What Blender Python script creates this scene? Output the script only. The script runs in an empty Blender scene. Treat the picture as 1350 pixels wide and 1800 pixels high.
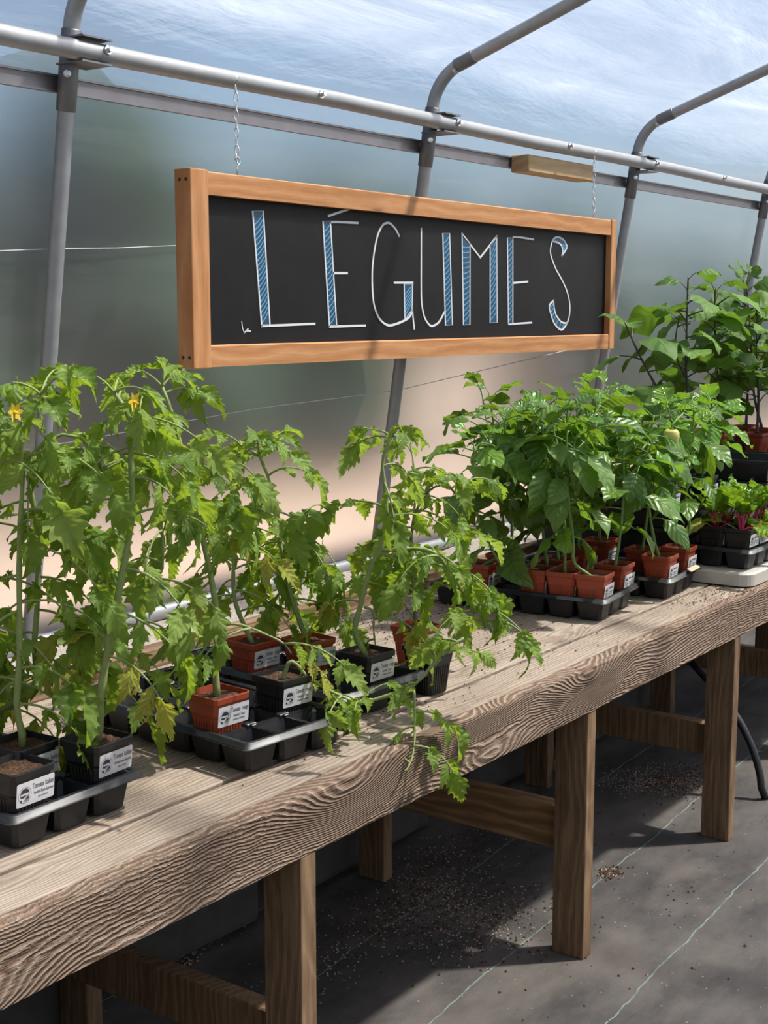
import bpy, bmesh, math, random
from mathutils import Vector, Matrix, noise
PI = math.pi
R = math.radians

# ------------------------------------------------------------------ camera
scene = bpy.context.scene
COL = scene.collection
F_PX = 2400.0
CAM = Vector((0.0, 0.0, 1.6))
_d1 = Vector((1745.0, -350.0, F_PX)).normalized()          # bench direction (+X) in camera axes (x right, y down, z forward)
_th = math.atan(350.0 / F_PX)
_up = Vector((0.0, -math.cos(_th), -math.sin(_th)))
_d2 = _up.cross(_d1).normalized()
if _d2.z < 0: _d2 = -_d2
ROT = Matrix((_d1, _d2, _up))                               # camera axes -> world
cam_data = bpy.data.cameras.new('camera')
cam_data.sensor_fit = 'VERTICAL'; cam_data.sensor_height = 24.0
cam_data.lens = F_PX / 1800.0 * 24.0
cam_data.clip_start = 0.05; cam_data.clip_end = 300
cam = bpy.data.objects.new('camera', cam_data); COL.objects.link(cam)
_r, _u, _f = ROT @ Vector((1, 0, 0)), ROT @ Vector((0, -1, 0)), ROT @ Vector((0, 0, 1))
cam.matrix_world = Matrix(((_r.x, _u.x, -_f.x, CAM.x), (_r.y, _u.y, -_f.y, CAM.y), (_r.z, _u.z, -_f.z, CAM.z), (0, 0, 0, 1)))
scene.camera = cam
FWD = Vector((_f.x, _f.y, 0)).normalized()

# ------------------------------------------------------------------ world, sun, exposure
vs = scene.view_settings
vs.view_transform = 'Standard'; vs.look = 'None'; vs.gamma = 1.0; vs.use_curve_mapping = False
vs.exposure = 0.16
scene.cycles.caustics_refractive = False
scene.cycles.caustics_reflective = False
scene.cycles.transparent_max_bounces = 12
scene.cycles.max_bounces = 5; scene.cycles.diffuse_bounces = 3; scene.cycles.glossy_bounces = 2; scene.cycles.transmission_bounces = 3
scene.cycles.use_adaptive_sampling = True; scene.cycles.adaptive_threshold = 0.035
SUN_AZ = Vector((0.41, -0.41, 1.0)).normalized()            # towards the sun
world = bpy.data.worlds.new('sky'); scene.world = world; world.use_nodes = True
wn = world.node_tree; wn.nodes.clear()
w_out = wn.nodes.new('ShaderNodeOutputWorld'); w_bg = wn.nodes.new('ShaderNodeBackground'); w_sky = wn.nodes.new('ShaderNodeTexSky')
w_sky.sky_type = 'NISHITA'; w_sky.sun_disc = False
w_sky.sun_elevation = math.asin(SUN_AZ.z); w_sky.sun_rotation = math.atan2(SUN_AZ.x, SUN_AZ.y)
w_sky.air_density = 1.0; w_sky.dust_density = 1.6; w_sky.ozone_density = 1.2
wn.links.new(w_sky.outputs[0], w_bg.inputs[0]); w_bg.inputs[1].default_value = 0.135
wn.links.new(w_bg.outputs[0], w_out.inputs[0])
sun_l = bpy.data.lights.new('sun', 'SUN'); sun_l.energy = 13.0; sun_l.angle = R(2.2); sun_l.color = (1.0, 0.95, 0.86)
sun = bpy.data.objects.new('sun', sun_l); COL.objects.link(sun)
sun.rotation_euler = SUN_AZ.to_track_quat('Z', 'Y').to_euler(); sun.location = (3, -3, 9)

# ------------------------------------------------------------------ photograph measurements -> world points
def ray(u, v): return ROT @ Vector((u - 675.0, v - 900.0, F_PX))
def onz(u, v, z): r = ray(u, v); return CAM + r * ((z - CAM.z) / r.z)
def ony(u, v, y): r = ray(u, v); return CAM + r * (y / r.y)
def ondepth(u, v, base, push=0.0):                          # on the upright plane through base that faces the viewer
    r = ray(u, v); d = (base - CAM).dot(FWD) + push
    return CAM + r * (d / r.dot(FWD))

# ------------------------------------------------------------------ object helpers
def tag(o, label=None, cat=None, group=None, kind=None):
    if label: o['label'] = label
    if cat: o['category'] = cat
    if group: o['group'] = group
    if kind: o['kind'] = kind
    return o
def link(name, data, mats=None, parent=None, mw=None):
    o = bpy.data.objects.new(name, data); COL.objects.link(o)
    if mats is not None and data is not None:
        if not isinstance(mats, (list, tuple)): mats = [mats]
        if len(data.materials) == 0:
            for m in mats: data.materials.append(m)
    if parent: o.parent = parent
    if mw is not None: o.matrix_local = mw
    return o
def empty(name, loc, rz=0.0):
    o = bpy.data.objects.new(name, None); COL.objects.link(o)
    o.location = loc; o.rotation_euler = (0, 0, rz); o.empty_display_size = 0.05
    return o
class MB:
    def __init__(s): s.v, s.f, s.m, s.uv, s.sm = [], [], [], [], True
    def face(s, idx, mat=0): s.f.append(tuple(idx)); s.m.append(mat)
    def box(s, x0, x1, y0, y1, z0, z1, mat=0):
        b = len(s.v)
        s.v += [(x0,y0,z0),(x1,y0,z0),(x1,y1,z0),(x0,y1,z0),(x0,y0,z1),(x1,y0,z1),(x1,y1,z1),(x0,y1,z1)]
        for q in ((0,3,2,1),(4,5,6,7),(0,1,5,4),(1,2,6,5),(2,3,7,6),(3,0,4,7)): s.face([b+i for i in q], mat)
    def tube(s, pts, rad, n=8, mat=0, caps=True):
        pts = [Vector(p) for p in pts]
        rads = rad if isinstance(rad, (list, tuple)) else [rad] * len(pts)
        b = len(s.v); ref = None
        for i, p in enumerate(pts):
            t = (pts[min(i+1, len(pts)-1)] - pts[max(i-1, 0)])
            if t.length < 1e-9: t = Vector((0,0,1))
            t.normalize()
            if ref is None: ref = t.orthogonal().normalized()
            ref = (ref - t * ref.dot(t))
            if ref.length < 1e-6: ref = t.orthogonal()
            ref.normalize(); w = t.cross(ref)
            for k in range(n):
                a = 2*PI*k/n
                s.v.append(tuple(p + (ref*math.cos(a) + w*math.sin(a))*rads[i]))
        for i in range(len(pts)-1):
            for k in range(n):
                s.face((b+i*n+k, b+i*n+(k+1)%n, b+(i+1)*n+(k+1)%n, b+(i+1)*n+k), mat)
        if caps:
            s.face([b+k for k in range(n)][::-1], mat); e = b+(len(pts)-1)*n
            s.face([e+k for k in range(n)], mat)
    def mesh(s, name, smooth=False, bevel=0.0, seg=1):
        me = bpy.data.meshes.new(name); me.from_pydata(s.v, [], s.f)
        me.polygons.foreach_set('material_index', s.m)
        if bevel > 0:
            bm = bmesh.new(); bm.from_mesh(me)
            bmesh.ops.bevel(bm, geom=list(bm.edges), offset=bevel, segments=seg, affect='EDGES', profile=0.6)
            bm.to_mesh(me); bm.free()
        if smooth: me.polygons.foreach_set('use_smooth', [True]*len(me.polygons))
        me.update()
        return me
def box_obj(name, dims, mat, parent=None, bevel=0.003, seg=1):
    m = MB(); m.box(*dims); return link(name, m.mesh(name, bevel=bevel, seg=seg), mat, parent)
def basis(o, x, y, z, s=(1,1,1)):
    return Matrix(((x.x*s[0], y.x*s[1], z.x*s[2], o.x), (x.y*s[0], y.y*s[1], z.y*s[2], o.y), (x.z*s[0], y.z*s[1], z.z*s[2], o.z), (0,0,0,1)))

# ------------------------------------------------------------------ materials
class NT:
    def __init__(s, name):
        s.mat = bpy.data.materials.new(name); s.mat.use_nodes = True
        s.t = s.mat.node_tree; s.t.nodes.clear(); s.out = s.t.nodes.new('ShaderNodeOutputMaterial')
    def n(s, typ, ins=None, **kw):
        nd = s.t.nodes.new('ShaderNode' + typ)
        for k, v in kw.items(): setattr(nd, k, v)
        if ins:
            for k, v in ins.items():
                i = nd.inputs[k]
                if isinstance(v, bpy.types.NodeSocket): s.t.links.new(v, i)
                else: i.default_value = v
        return nd
    def math(s, op, a, b=None, c=None, clamp=False):
        nd = s.t.nodes.new('ShaderNodeMath'); nd.operation = op; nd.use_clamp = clamp
        for i, v in enumerate((a, b, c)):
            if v is None: continue
            if isinstance(v, bpy.types.NodeSocket): s.t.links.new(v, nd.inputs[i])
            else: nd.inputs[i].default_value = v
        return nd.outputs[0]
    def mix(s, f, a, b, mode='MIX'):
        nd = s.t.nodes.new('ShaderNodeMix'); nd.data_type = 'RGBA'; nd.blend_type = mode
        for k, v in ((0, f), (6, a), (7, b)):
            i = nd.inputs[k]
            if isinstance(v, bpy.types.NodeSocket): s.t.links.new(v, i)
            else: i.default_value = v if k == 0 else (*v, 1.0)[:4]
        return nd.outputs[2]
    def ramp(s, f, stops):
        nd = s.t.nodes.new('ShaderNodeValToRGB'); cr = nd.color_ramp
        while len(cr.elements) < len(stops): cr.elements.new(0.5)
        for e, (p, c) in zip(cr.elements, stops):
            e.position = p; e.color = (*c, 1.0) if isinstance(c, tuple) else (c, c, c, 1.0)
        s.t.links.new(f, nd.inputs[0]); return nd.outputs[0]
    def noise(s, vec, scale, detail=4.0, rough=0.55, dist=0.0):
        nd = s.n('TexNoise', {'Scale': scale, 'Detail': detail, 'Roughness': rough, 'Distortion': dist})
        if vec is not None: s.t.links.new(vec, nd.inputs['Vector'])
        return nd.outputs[0]
    def obj(s): return s.n('TexCoord').outputs['Object']
    def vmul(s, v, k): return s.n('VectorMath', {0: v, 1: k}, operation='MULTIPLY').outputs[0]
    def vadd(s, v, k): return s.n('VectorMath', {0: v, 1: k}, operation='ADD').outputs[0]
    def bump(s, h, strength, dist): return s.n('Bump', {'Height': h, 'Strength': strength, 'Distance': dist}).outputs[0]
    def principled(s, col, rough=0.6, metal=0.0, spec=0.5, normal=None, **kw):
        p = s.n('BsdfPrincipled', {'Roughness': rough, 'Metallic': metal, 'Specular IOR Level': spec})
        if isinstance(col, bpy.types.NodeSocket): s.t.links.new(col, p.inputs['Base Color'])
        else: p.inputs['Base Color'].default_value = (*col, 1.0)
        if normal is not None: s.t.links.new(normal, p.inputs['Normal'])
        return p.outputs[0]
    def done(s, sh): s.t.links.new(sh, s.out.inputs[0]); return s.mat

def plain(name, col, rough=0.6, metal=0.0, spec=0.5, var=0.0, scale=30.0, bump=0.0):
    t = NT(name)
    if var or bump:
        nz = t.noise(t.obj(), scale, 5.0)
        c = t.mix(t.math('MULTIPLY', nz, 1.0), tuple(max(0, x*(1-var)) for x in col), tuple(min(1, x*(1+var)) for x in col))
        nm = t.bump(nz, bump, 0.004) if bump else None
        return t.done(t.principled(c, rough, metal, spec, nm))
    return t.done(t.principled(col, rough, metal, spec))

def wood(name, stops, across='z', along='x', rings=26.0, knot=0.0, relief=0.35, rough=0.75, dirt=0.25, dirt_col=(0.06,0.045,0.035), streak=0.5, relief_d=0.003, wob=0.05, jag=0.012):
    t = NT(name); co = t.obj()
    rnd = t.n('ObjectInfo').outputs['Random']
    off = t.n('CombineXYZ', {0: t.math('MULTIPLY', rnd, 37.0), 1: t.math('MULTIPLY', rnd, 11.0), 2: t.math('MULTIPLY', rnd, 23.0)}).outputs[0]
    sep = t.n('SeparateXYZ', {0: co})
    ax = {'x': 0, 'y': 1, 'z': 2}
    a = sep.outputs[ax[along]]; c = sep.outputs[ax[across]]
    other = [k for k in 'xyz' if k not in (across, along)][0]
    o3 = sep.outputs[ax[other]]
    base = t.vadd(t.n('CombineXYZ', {0: a, 1: c, 2: o3}).outputs[0], off)
    low = t.noise(t.vmul(base, (1.6, 7.0, 3.0)), 1.0, 4.0, 0.6)
    mid = t.noise(t.vmul(base, (13.0, 34.0, 12.0)), 1.0, 5.0, 0.65)
    g = t.math('ADD', c, t.math('MULTIPLY', t.math('SUBTRACT', low, 0.5), wob * 2.4))
    g = t.math('ADD', g, t.math('MULTIPLY', t.math('SUBTRACT', mid, 0.5), jag))
    g = t.math('ADD', g, t.math('MULTIPLY', o3, 0.4))
    kmask = None
    if knot > 0:
        vz = t.n('TexVoronoi', {'Vector': t.vmul(base, (2.1, 6.5, 0.6)), 'Scale': 1.0, 'Randomness': 0.9})
        d = t.math('ADD', vz.outputs['Distance'], t.math('MULTIPLY', t.math('SUBTRACT', mid, 0.5), 0.10))
        e = t.math('POWER', 2.718, t.math('MULTIPLY', t.math('MULTIPLY', d, d), -9.0))
        g = t.math('ADD', g, t.math('MULTIPLY', e, knot))
        kmask = t.math('POWER', 2.718, t.math('MULTIPLY', t.math('MULTIPLY', d, d), -160.0))
    band = t.math('FRACT', t.math('MULTIPLY', g, rings))
    saw = t.math('POWER', t.math('ABSOLUTE', t.math('SUBTRACT', t.math('MULTIPLY', band, 2.0), 1.0)), 1.4)
    fine = t.noise(t.vmul(base, (7.0, 260.0, 90.0)), 1.0, 3.0, 0.65)
    blot = t.noise(t.vmul(base, (2.2, 9.0, 5.0)), 1.0, 4.0, 0.6)
    val = t.math('ADD', t.math('MULTIPLY', saw, 0.55 * (1 - streak) + 0.1), t.math('ADD', t.math('MULTIPLY', fine, 0.45 * streak + 0.15), t.math('MULTIPLY', blot, 0.40)))
    col = t.ramp(val, stops)
    if dirt > 0:
        dn = t.noise(t.vmul(base, (4.0, 14.0, 8.0)), 1.0, 6.0, 0.7)
        dm = t.ramp(dn, [(0.52, 0.0), (0.72, 1.0)])
        col = t.mix(t.math('MULTIPLY', dm, dirt), col, dirt_col)
    if kmask is not None: col = t.mix(t.math('MULTIPLY', kmask, 0.75), col, tuple(x*0.45 for x in stops[0][1]))
    h = t.math('ADD', t.math('MULTIPLY', saw, 0.8), t.math('MULTIPLY', fine, 0.6))
    return t.done(t.principled(col, rough, 0.0, 0.25, t.bump(h, relief, relief_d)))

M = {}
M['plank'] = wood('weathered_plank', [(0.25, (0.10,0.070,0.052)), (0.47, (0.34,0.265,0.205)), (0.78, (0.57,0.48,0.395))], 'y', 'x', 85, 0.06, 0.45, 0.85, 0.65, (0.15,0.095,0.068), 0.8, 0.0025, 0.03, 0.016)
M['fascia'] = wood('rough_fascia_wood', [(0.15, (0.06,0.038,0.027)), (0.45, (0.25,0.165,0.115)), (0.85, (0.50,0.39,0.305))], 'z', 'x', 150, 0.075, 1.0, 0.9, 0.62, (0.13,0.075,0.048), 0.35, 0.006, 0.02, 0.022)
M['backboard'] = wood('back_board_wood', [(0.15, (0.10,0.06,0.035)), (0.5, (0.26,0.165,0.10)), (0.85, (0.40,0.28,0.18))], 'z', 'x', 40, 0.04, 0.5, 0.8, 0.4)
M['leg'] = wood('leg_wood', [(0.25, (0.05,0.03,0.018)), (0.5, (0.21,0.13,0.072)), (0.8, (0.40,0.265,0.155))], 'y', 'z', 44, 0.03, 0.3, 0.75, 0.55, (0.03,0.02,0.014), 0.9)
M['stretcher'] = wood('stretcher_wood', [(0.15, (0.16,0.085,0.04)), (0.5, (0.32,0.185,0.09)), (0.85, (0.46,0.29,0.15))], 'z', 'y', 36, 0.05, 0.2, 0.65, 0.3, (0.06,0.035,0.02), 0.3)
M['cedar'] = wood('cedar_frame_wood', [(0.1, (0.38,0.155,0.055)), (0.5, (0.62,0.285,0.12)), (0.9, (0.74,0.40,0.20))], 'z', 'x', 24, 0.03, 0.18, 0.6, 0.12, (0.30,0.13,0.05), 0.55)
M['cedar_v'] = wood('cedar_stile_wood', [(0.1, (0.38,0.155,0.055)), (0.5, (0.62,0.285,0.12)), (0.9, (0.74,0.40,0.20))], 'x', 'z', 24, 0.03, 0.18, 0.6, 0.12, (0.30,0.13,0.05), 0.55)
M['pine'] = wood('pine_block_wood', [(0.1, (0.42,0.27,0.13)), (0.5, (0.60,0.42,0.23)), (0.9, (0.70,0.52,0.32))], 'z', 'x', 30, 0.03, 0.15, 0.6, 0.1, (0.25,0.14,0.07), 0.4)

def galv():
    t = NT('galvanised_steel'); co = t.obj()
    n1 = t.noise(co, 22.0, 4.0); n2 = t.noise(co, 4.5, 6.0, 0.7); n3 = t.noise(t.vmul(co, (5, 30, 30)), 1.0, 4.0)
    c = t.mix(n1, (0.28,0.285,0.30), (0.42,0.425,0.44))
    c = t.mix(t.math('MULTIPLY', t.ramp(n2, [(0.66, 0.0), (0.74, 1.0)]), t.ramp(n3, [(0.45, 0.0), (0.6, 1.0)])), c, (0.22,0.10,0.045))
    return t.done(t.principled(c, 0.5, 0.35, 0.5, t.bump(n1, 0.05, 0.001)))
M['steel'] = galv()
M['steel_dark'] = plain('dull_sleeve_steel', (0.17,0.172,0.18), 0.5, 0.5, 0.5, 0.2, 30)
M['zinc'] = plain('bright_zinc', (0.62,0.62,0.63), 0.28, 0.9)
M['alu'] = plain('grey_channel_metal', (0.21,0.20,0.215), 0.45, 0.5, 0.5, 0.25, 12)
M['nail'] = plain('nail_head', (0.04,0.03,0.025), 0.6, 0.4)

def film(name, haze, trans, refr, tint, streak=(0.5, 2.5, 6.0)):
    t = NT(name); co = t.obj()
    a = t.noise(t.vmul(co, streak), 1.0, 5.0, 0.6, 0.6)
    b = t.noise(t.vmul(co, tuple(k*4 for k in streak)), 1.0, 4.0, 0.6, 0.3)
    fold = t.math('ADD', t.math('MULTIPLY', a, 1.0), t.math('MULTIPLY', b, 0.35))
    nm = t.bump(fold, 0.5, 0.05)
    tr = t.n('BsdfTransparent', {'Color': (*tint, 1)}).outputs[0]
    rf = t.n('BsdfRefraction', {'Color': (*tint, 1), 'Roughness': 0.75, 'IOR': 1.13}).outputs[0]
    tl = t.n('BsdfTranslucent', {'Color': (0.86,0.90,0.96,1), 'Normal': nm}).outputs[0]
    df = t.n('BsdfDiffuse', {'Color': (0.80,0.84,0.90,1), 'Normal': nm}).outputs[0]
    gl = t.n('BsdfGlossy', {'Color': (0.9,0.93,1.0,1), 'Roughness': 0.22, 'Normal': nm}).outputs[0]
    lw = t.n('LayerWeight', {'Blend': 0.22, 'Normal': nm}).outputs['Fresnel']
    def mx(f, p, q): return t.n('MixShader', {0: f, 1: p, 2: q}).outputs[0]
    clear = mx(refr / (trans + refr), tr, rf)
    hz = mx(0.35, tl, df)
    hf = t.math('MULTIPLY', t.ramp(a, [(0.35, 0.55), (0.55, 0.9), (0.75, 1.8)]), haze)
    body = mx(hf, clear, hz)
    return t.done(mx(t.math('MULTIPLY', lw, 0.30), body, gl))
M['film_wall'] = film('wall_film', 0.19, 0.03, 0.97, (0.84,0.88,0.90), (0.7, 1.0, 2.2))
M['film_roof'] = film('roof_film', 0.24, 0.42, 0.58, (0.95,0.97,1.0), (0.6, 3.0, 3.0))

def gravel(name, c0, c1, scale):
    t = NT(name); co = t.obj()
    v = t.n('TexVoronoi', {'Vector': co, 'Scale': scale}); n = t.noise(co, scale*0.25, 5.0); n2 = t.noise(co, 0.9, 3.0)
    f = t.math('ADD', t.math('MULTIPLY', v.outputs['Distance'], 0.6), t.math('MULTIPLY', n, 0.5))
    c = t.mix(t.ramp(f, [(0.2, 0.0), (0.8, 1.0)]), c0, c1)
    c = t.mix(t.math('MULTIPLY', n2, 0.35), c, tuple(x*0.7 for x in c0))
    return t.done(t.principled(c, 0.9, 0, 0.2, t.bump(v.outputs['Distance'], 0.6, 0.006)))
M['gravel'] = gravel('pale_gravel', (0.33,0.28,0.25), (0.60,0.535,0.49), 110)
M['yard'] = gravel('pinkish_yard_gravel', (0.34,0.235,0.18), (0.46,0.335,0.265), 40)
M['soil'] = gravel('potting_soil', (0.018,0.009,0.006), (0.15,0.078,0.047), 190)
M['concrete'] = plain('grey_concrete', (0.11,0.105,0.098), 0.9, 0, 0.2, 0.4, 14, 0.4)
M['black_sheet'] = plain('black_plastic_sheet', (0.016,0.016,0.018), 0.5, 0, 0.4, 0.3, 8, 0.5)

def fabric():
    t = NT('black_ground_fabric'); co = t.obj(); sep = t.n('SeparateXYZ', {0: co})
    x, y = sep.outputs[0], sep.outputs[1]
    wob = t.math('MULTIPLY', t.math('SUBTRACT', t.noise(t.vmul(co, (2.2, 0.3, 0)), 1.0, 3.0), 0.5), 0.05)
    jit = t.math('MULTIPLY', t.math('SUBTRACT', t.noise(t.vmul(co, (24, 6, 0)), 1.0, 3.0), 0.5), 0.012)
    yy = t.math('ADD', t.math('ADD', y, wob), jit)
    yy = t.math('SUBTRACT', yy, t.math('MULTIPLY', x, 0.045))
    per = 0.345; ph = t.math('FRACT', t.math('DIVIDE', t.math('SUBTRACT', yy, 1.165 - per/2), per))
    dline = t.math('ABSOLUTE', t.math('SUBTRACT', ph, 0.5))
    line = t.ramp(dline, [(0.0, 1.0), (0.0035, 1.0), (0.0062, 0.0)])
    wear = t.noise(t.vmul(co, (0.8, 1.6, 1)), 3.0, 8.0, 0.7); dust = t.noise(t.vmul(co, (1.2, 2.2, 1)), 1.6, 6.0, 0.6); spk = t.noise(co, 160.0, 3.0, 0.7)
    weave = t.noise(t.vmul(co, (320, 320, 1)), 1.0, 1.0)
    c = t.mix(t.ramp(wear, [(0.3, 0.0), (0.75, 1.0)]), (0.022,0.020,0.020), (0.125,0.113,0.106))
    c = t.mix(t.math('MULTIPLY', t.ramp(dust, [(0.46, 0.0), (0.72, 1.0)]), 0.7), c, (0.20,0.172,0.150))
    c = t.mix(t.math('MULTIPLY', t.ramp(spk, [(0.66, 0.0), (0.74, 1.0)]), 0.6), c, (0.28,0.23,0.19))
    c = t.mix(t.math('MULTIPLY', line, t.ramp(t.noise(co, 30.0, 3.0), [(0.3, 0.15), (0.6, 0.8)])), c, (0.27,0.42,0.35))
    h = t.math('ADD', t.math('MULTIPLY', weave, 0.2), t.math('ADD', wear, t.math('MULTIPLY', spk, 0.3)))
    return t.done(t.principled(c, 0.75, 0, 0.35, t.bump(h, 0.35, 0.008)))
M['fabric'] = fabric()

def plastic(name, col, rough, var=0.3):
    t = NT(name); co = t.obj(); rnd = t.n('ObjectInfo').outputs['Random']
    n = t.noise(t.vadd(co, t.n('CombineXYZ', {0: t.math('MULTIPLY', rnd, 9.0)}).outputs[0]), 25.0, 5.0, 0.65)
    c = t.mix(t.ramp(n, [(0.35, 0.0), (0.75, 1.0)]), col, tuple(x*(1+var)+0.012*var for x in col))
    return t.done(t.principled(c, rough, 0, 0.5, t.bump(n, 0.08, 0.002)))
M['tray'] = plastic('black_tray_plastic', (0.0055,0.0055,0.0065), 0.47, 1.0)
M['pot_black'] = plastic('black_pot_plastic', (0.0045,0.0042,0.0042), 0.45, 0.8)
M['pot_red'] = plastic('terracotta_pot_plastic', (0.30,0.052,0.022), 0.42, 0.25)
M['sticker'] = plain('white_sticker', (0.80,0.80,0.82), 0.45)
M['ink'] = plain('printed_ink', (0.045,0.035,0.06), 0.5)
M['ink_grey'] = plain('printed_grey_ink', (0.10,0.10,0.13), 0.5)
M['chalk'] = plain('white_chalk_paint', (0.83,0.85,0.90), 0.6)
M['blue'] = plain('blue_paint', (0.008,0.055,0.125), 0.5)
M['blue_light'] = plain('light_blue_paint', (0.16,0.47,0.70), 0.5)
def board():
    t = NT('black_chalkboard'); co = t.obj()
    n = t.noise(co, 5.0, 6.0, 0.65); s = t.noise(t.vmul(co, (30, 30, 6)), 1.0, 5.0, 0.7)
    c = t.mix(t.ramp(n, [(0.4, 0.0), (0.8, 1.0)]), (0.0055,0.005,0.0055), (0.013,0.012,0.0125))
    c = t.mix(t.math('MULTIPLY', t.ramp(s, [(0.68, 0.0), (0.82, 1.0)]), 0.35), c, (0.13,0.125,0.125))
    return t.done(t.principled(c, 0.6, 0, 0.15, t.bump(s, 0.06, 0.002)))
M['board'] = board()
M['slab'] = plain('off_white_slab', (0.62,0.59,0.53), 0.5, 0, 0.4, 0.15, 10)
M['tag_wood'] = plain('pale_wood_tag', (0.66,0.50,0.33), 0.6, 0, 0.3, 0.15, 40)

def leaf_mat(name, dark, light, trans, rough=0.45, spec=0.4, vein=(0.30,0.42,0.10), nveins=7.0, vein_amt=0.35, tfac=0.42, pucker=0.5):
    t = NT(name); uv = t.n('UVMap').outputs[0]; sep = t.n('SeparateXYZ', {0: uv})
    rnd = t.n('ObjectInfo').outputs['Random']
    x = t.math('ABSOLUTE', t.math('SUBTRACT', t.math('MULTIPLY', sep.outputs[0], 2.0), 1.0)); y = sep.outputs[1]
    q = t.math('FRACT', t.math('MULTIPLY', t.math('SUBTRACT', y, t.math('MULTIPLY', x, 0.22)), nveins))
    side = t.math('ABSOLUTE', t.math('SUBTRACT', q, 0.5))
    v1 = t.ramp(side, [(0.0, 1.0), (0.09, 0.0)]); v2 = t.ramp(x, [(0.0, 1.0), (0.07, 0.0)])
    vein_m = t.math('MAXIMUM', t.math('MULTIPLY', v1, 0.45), v2)
    nz = t.noise(t.obj(), 3.0, 4.0)
    f = t.math('ADD', t.math('MULTIPLY', nz, 0.55), t.math('MULTIPLY', rnd, 0.5))
    c = t.mix(t.ramp(f, [(0.2, 0.0), (0.85, 1.0)]), dark, light)
    c = t.mix(t.math('MULTIPLY', vein_m, vein_amt), c, vein)
    h = t.math('ADD', t.math('MULTIPLY', side, -1.6), t.math('MULTIPLY', v2, -0.6))
    nm = t.bump(t.math('MULTIPLY', h, -1.0), pucker, 0.005)
    p = t.principled(c, rough, 0, spec, nm)
    tc = t.mix(t.math('MULTIPLY', vein_m, 0.3), trans, tuple(k*0.7 for k in trans))
    tl = t.n('BsdfTranslucent', {'Color': tc, 'Normal': nm}).outputs[0]
    return t.done(t.n('MixShader', {0: tfac, 1: p, 2: tl}).outputs[0])
M['tomato_leaf'] = leaf_mat('tomato_leaf_green', (0.075,0.155,0.022), (0.28,0.41,0.080), (0.46,0.64,0.04), 0.5, 0.35, (0.30,0.44,0.13), 6.0, 0.3, 0.46, 0.3)
M['tomato_pale'] = leaf_mat('tomato_leaf_pale', (0.18,0.30,0.06), (0.35,0.47,0.12), (0.50,0.66,0.08), 0.6, 0.25, (0.42,0.54,0.22), 6.0, 0.3, 0.46, 0.3)
M['tomato_yellow'] = leaf_mat('tomato_leaf_yellowing', (0.33,0.36,0.05), (0.50,0.50,0.12), (0.62,0.60,0.08), 0.6, 0.25, (0.30,0.40,0.08), 6.0, 0.5)
M['pepper_leaf'] = leaf_mat('pepper_leaf_green', (0.042,0.115,0.020), (0.17,0.30,0.055), (0.33,0.54,0.03), 0.37, 0.45, (0.18,0.30,0.10), 6.0, 0.3, 0.33, 0.55)
M['pepper_light'] = leaf_mat('pepper_leaf_light', (0.10,0.27,0.03), (0.24,0.42,0.06), (0.34,0.60,0.04), 0.35, 0.5, (0.32,0.48,0.14), 6.0, 0.3, 0.4, 0.8)
M['egg_leaf'] = leaf_mat('aubergine_leaf_green', (0.045,0.115,0.022), (0.16,0.29,0.055), (0.27,0.48,0.04), 0.58, 0.25, (0.24,0.36,0.14), 5.0, 0.35, 0.32, 0.4)
M['chard_leaf'] = leaf_mat('chard_leaf_green', (0.10,0.25,0.02), (0.27,0.46,0.04), (0.38,0.60,0.03), 0.35, 0.5, (0.40,0.45,0.12), 7.0, 0.4, 0.42, 1.0)
M['tom_stem'] = plain('tomato_stem', (0.30,0.37,0.14), 0.65, 0, 0.3, 0.3, 60)
M['tom_stem_brown'] = plain('tomato_stem_brown', (0.17,0.145,0.085), 0.7, 0, 0.3, 0.3, 60)
M['pep_stem'] = plain('pepper_stem', (0.19,0.31,0.085), 0.5, 0, 0.4, 0.25, 60)
M['egg_stem'] = plain('aubergine_stem', (0.055,0.045,0.04), 0.55, 0, 0.4, 0.4, 50)
M['chard_stem'] = plain('chard_stem', (0.55,0.035,0.12), 0.4, 0, 0.5, 0.35, 30)
M['petal'] = plain('yellow_petal', (0.80,0.58,0.05), 0.6)
M['fruit'] = plain('pale_yellow_fruit', (0.72,0.66,0.20), 0.3, 0, 0.5, 0.1, 10)
M['hose'] = plain('black_hose_rubber', (0.014,0.014,0.015), 0.4)
M['perlite'] = plain('perlite_bits', (0.50,0.40,0.33), 0.9, 0, 0.2, 0.4, 300)
M['bark'] = plain('bark_bits', (0.09,0.05,0.03), 0.9, 0, 0.2, 0.5, 300)
M['tree'] = plain('far_tree_foliage', (0.036,0.058,0.040), 0.9, 0, 0.1, 0.7, 0.5)
M['trunk'] = plain('far_tree_trunk', (0.07,0.05,0.035), 0.9)

# ------------------------------------------------------------------ the setting
BX0, BX1 = -0.7, 6.6                                         # bench ends
GX0, GX1 = -4.4, 11.9                                        # greenhouse ends
m = MB(); m.v = [(GX0-20,-25,0),(GX1+25,-25,0),(GX1+25,2.47,0),(GX0-20,2.47,0)]; m.face((0,1,2,3))
tag(link('floor', m.mesh('floor'), M['fabric']), 'worn black ground fabric floor with green stitched lines', 'floor', kind='structure')
m = MB(); m.box(GX0-20, GX1+25, 2.455, 2.47, 0.0, 0.60)
tag(link('wall_retaining', m.mesh('wall_retaining'), M['black_sheet']), 'black plastic covered bank under the back of the bench', 'wall', kind='structure')
m = MB(); nx = 120; x0, x1 = GX0, GX1
for j in range(9):
    for i in range(nx+1):
        x = x0+(x1-x0)*i/nx; y = 2.47+(3.30-2.47)*j/8
        m.v.append((x, y, 0.595+0.022*noise.noise(Vector((x*3, y*5, 0)))-(0.0 if j else 0.02)))
for j in range(8):
    for i in range(nx):
        a = j*(nx+1)+i; m.face((a, a+1, a+nx+2, a+nx+1))
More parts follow.
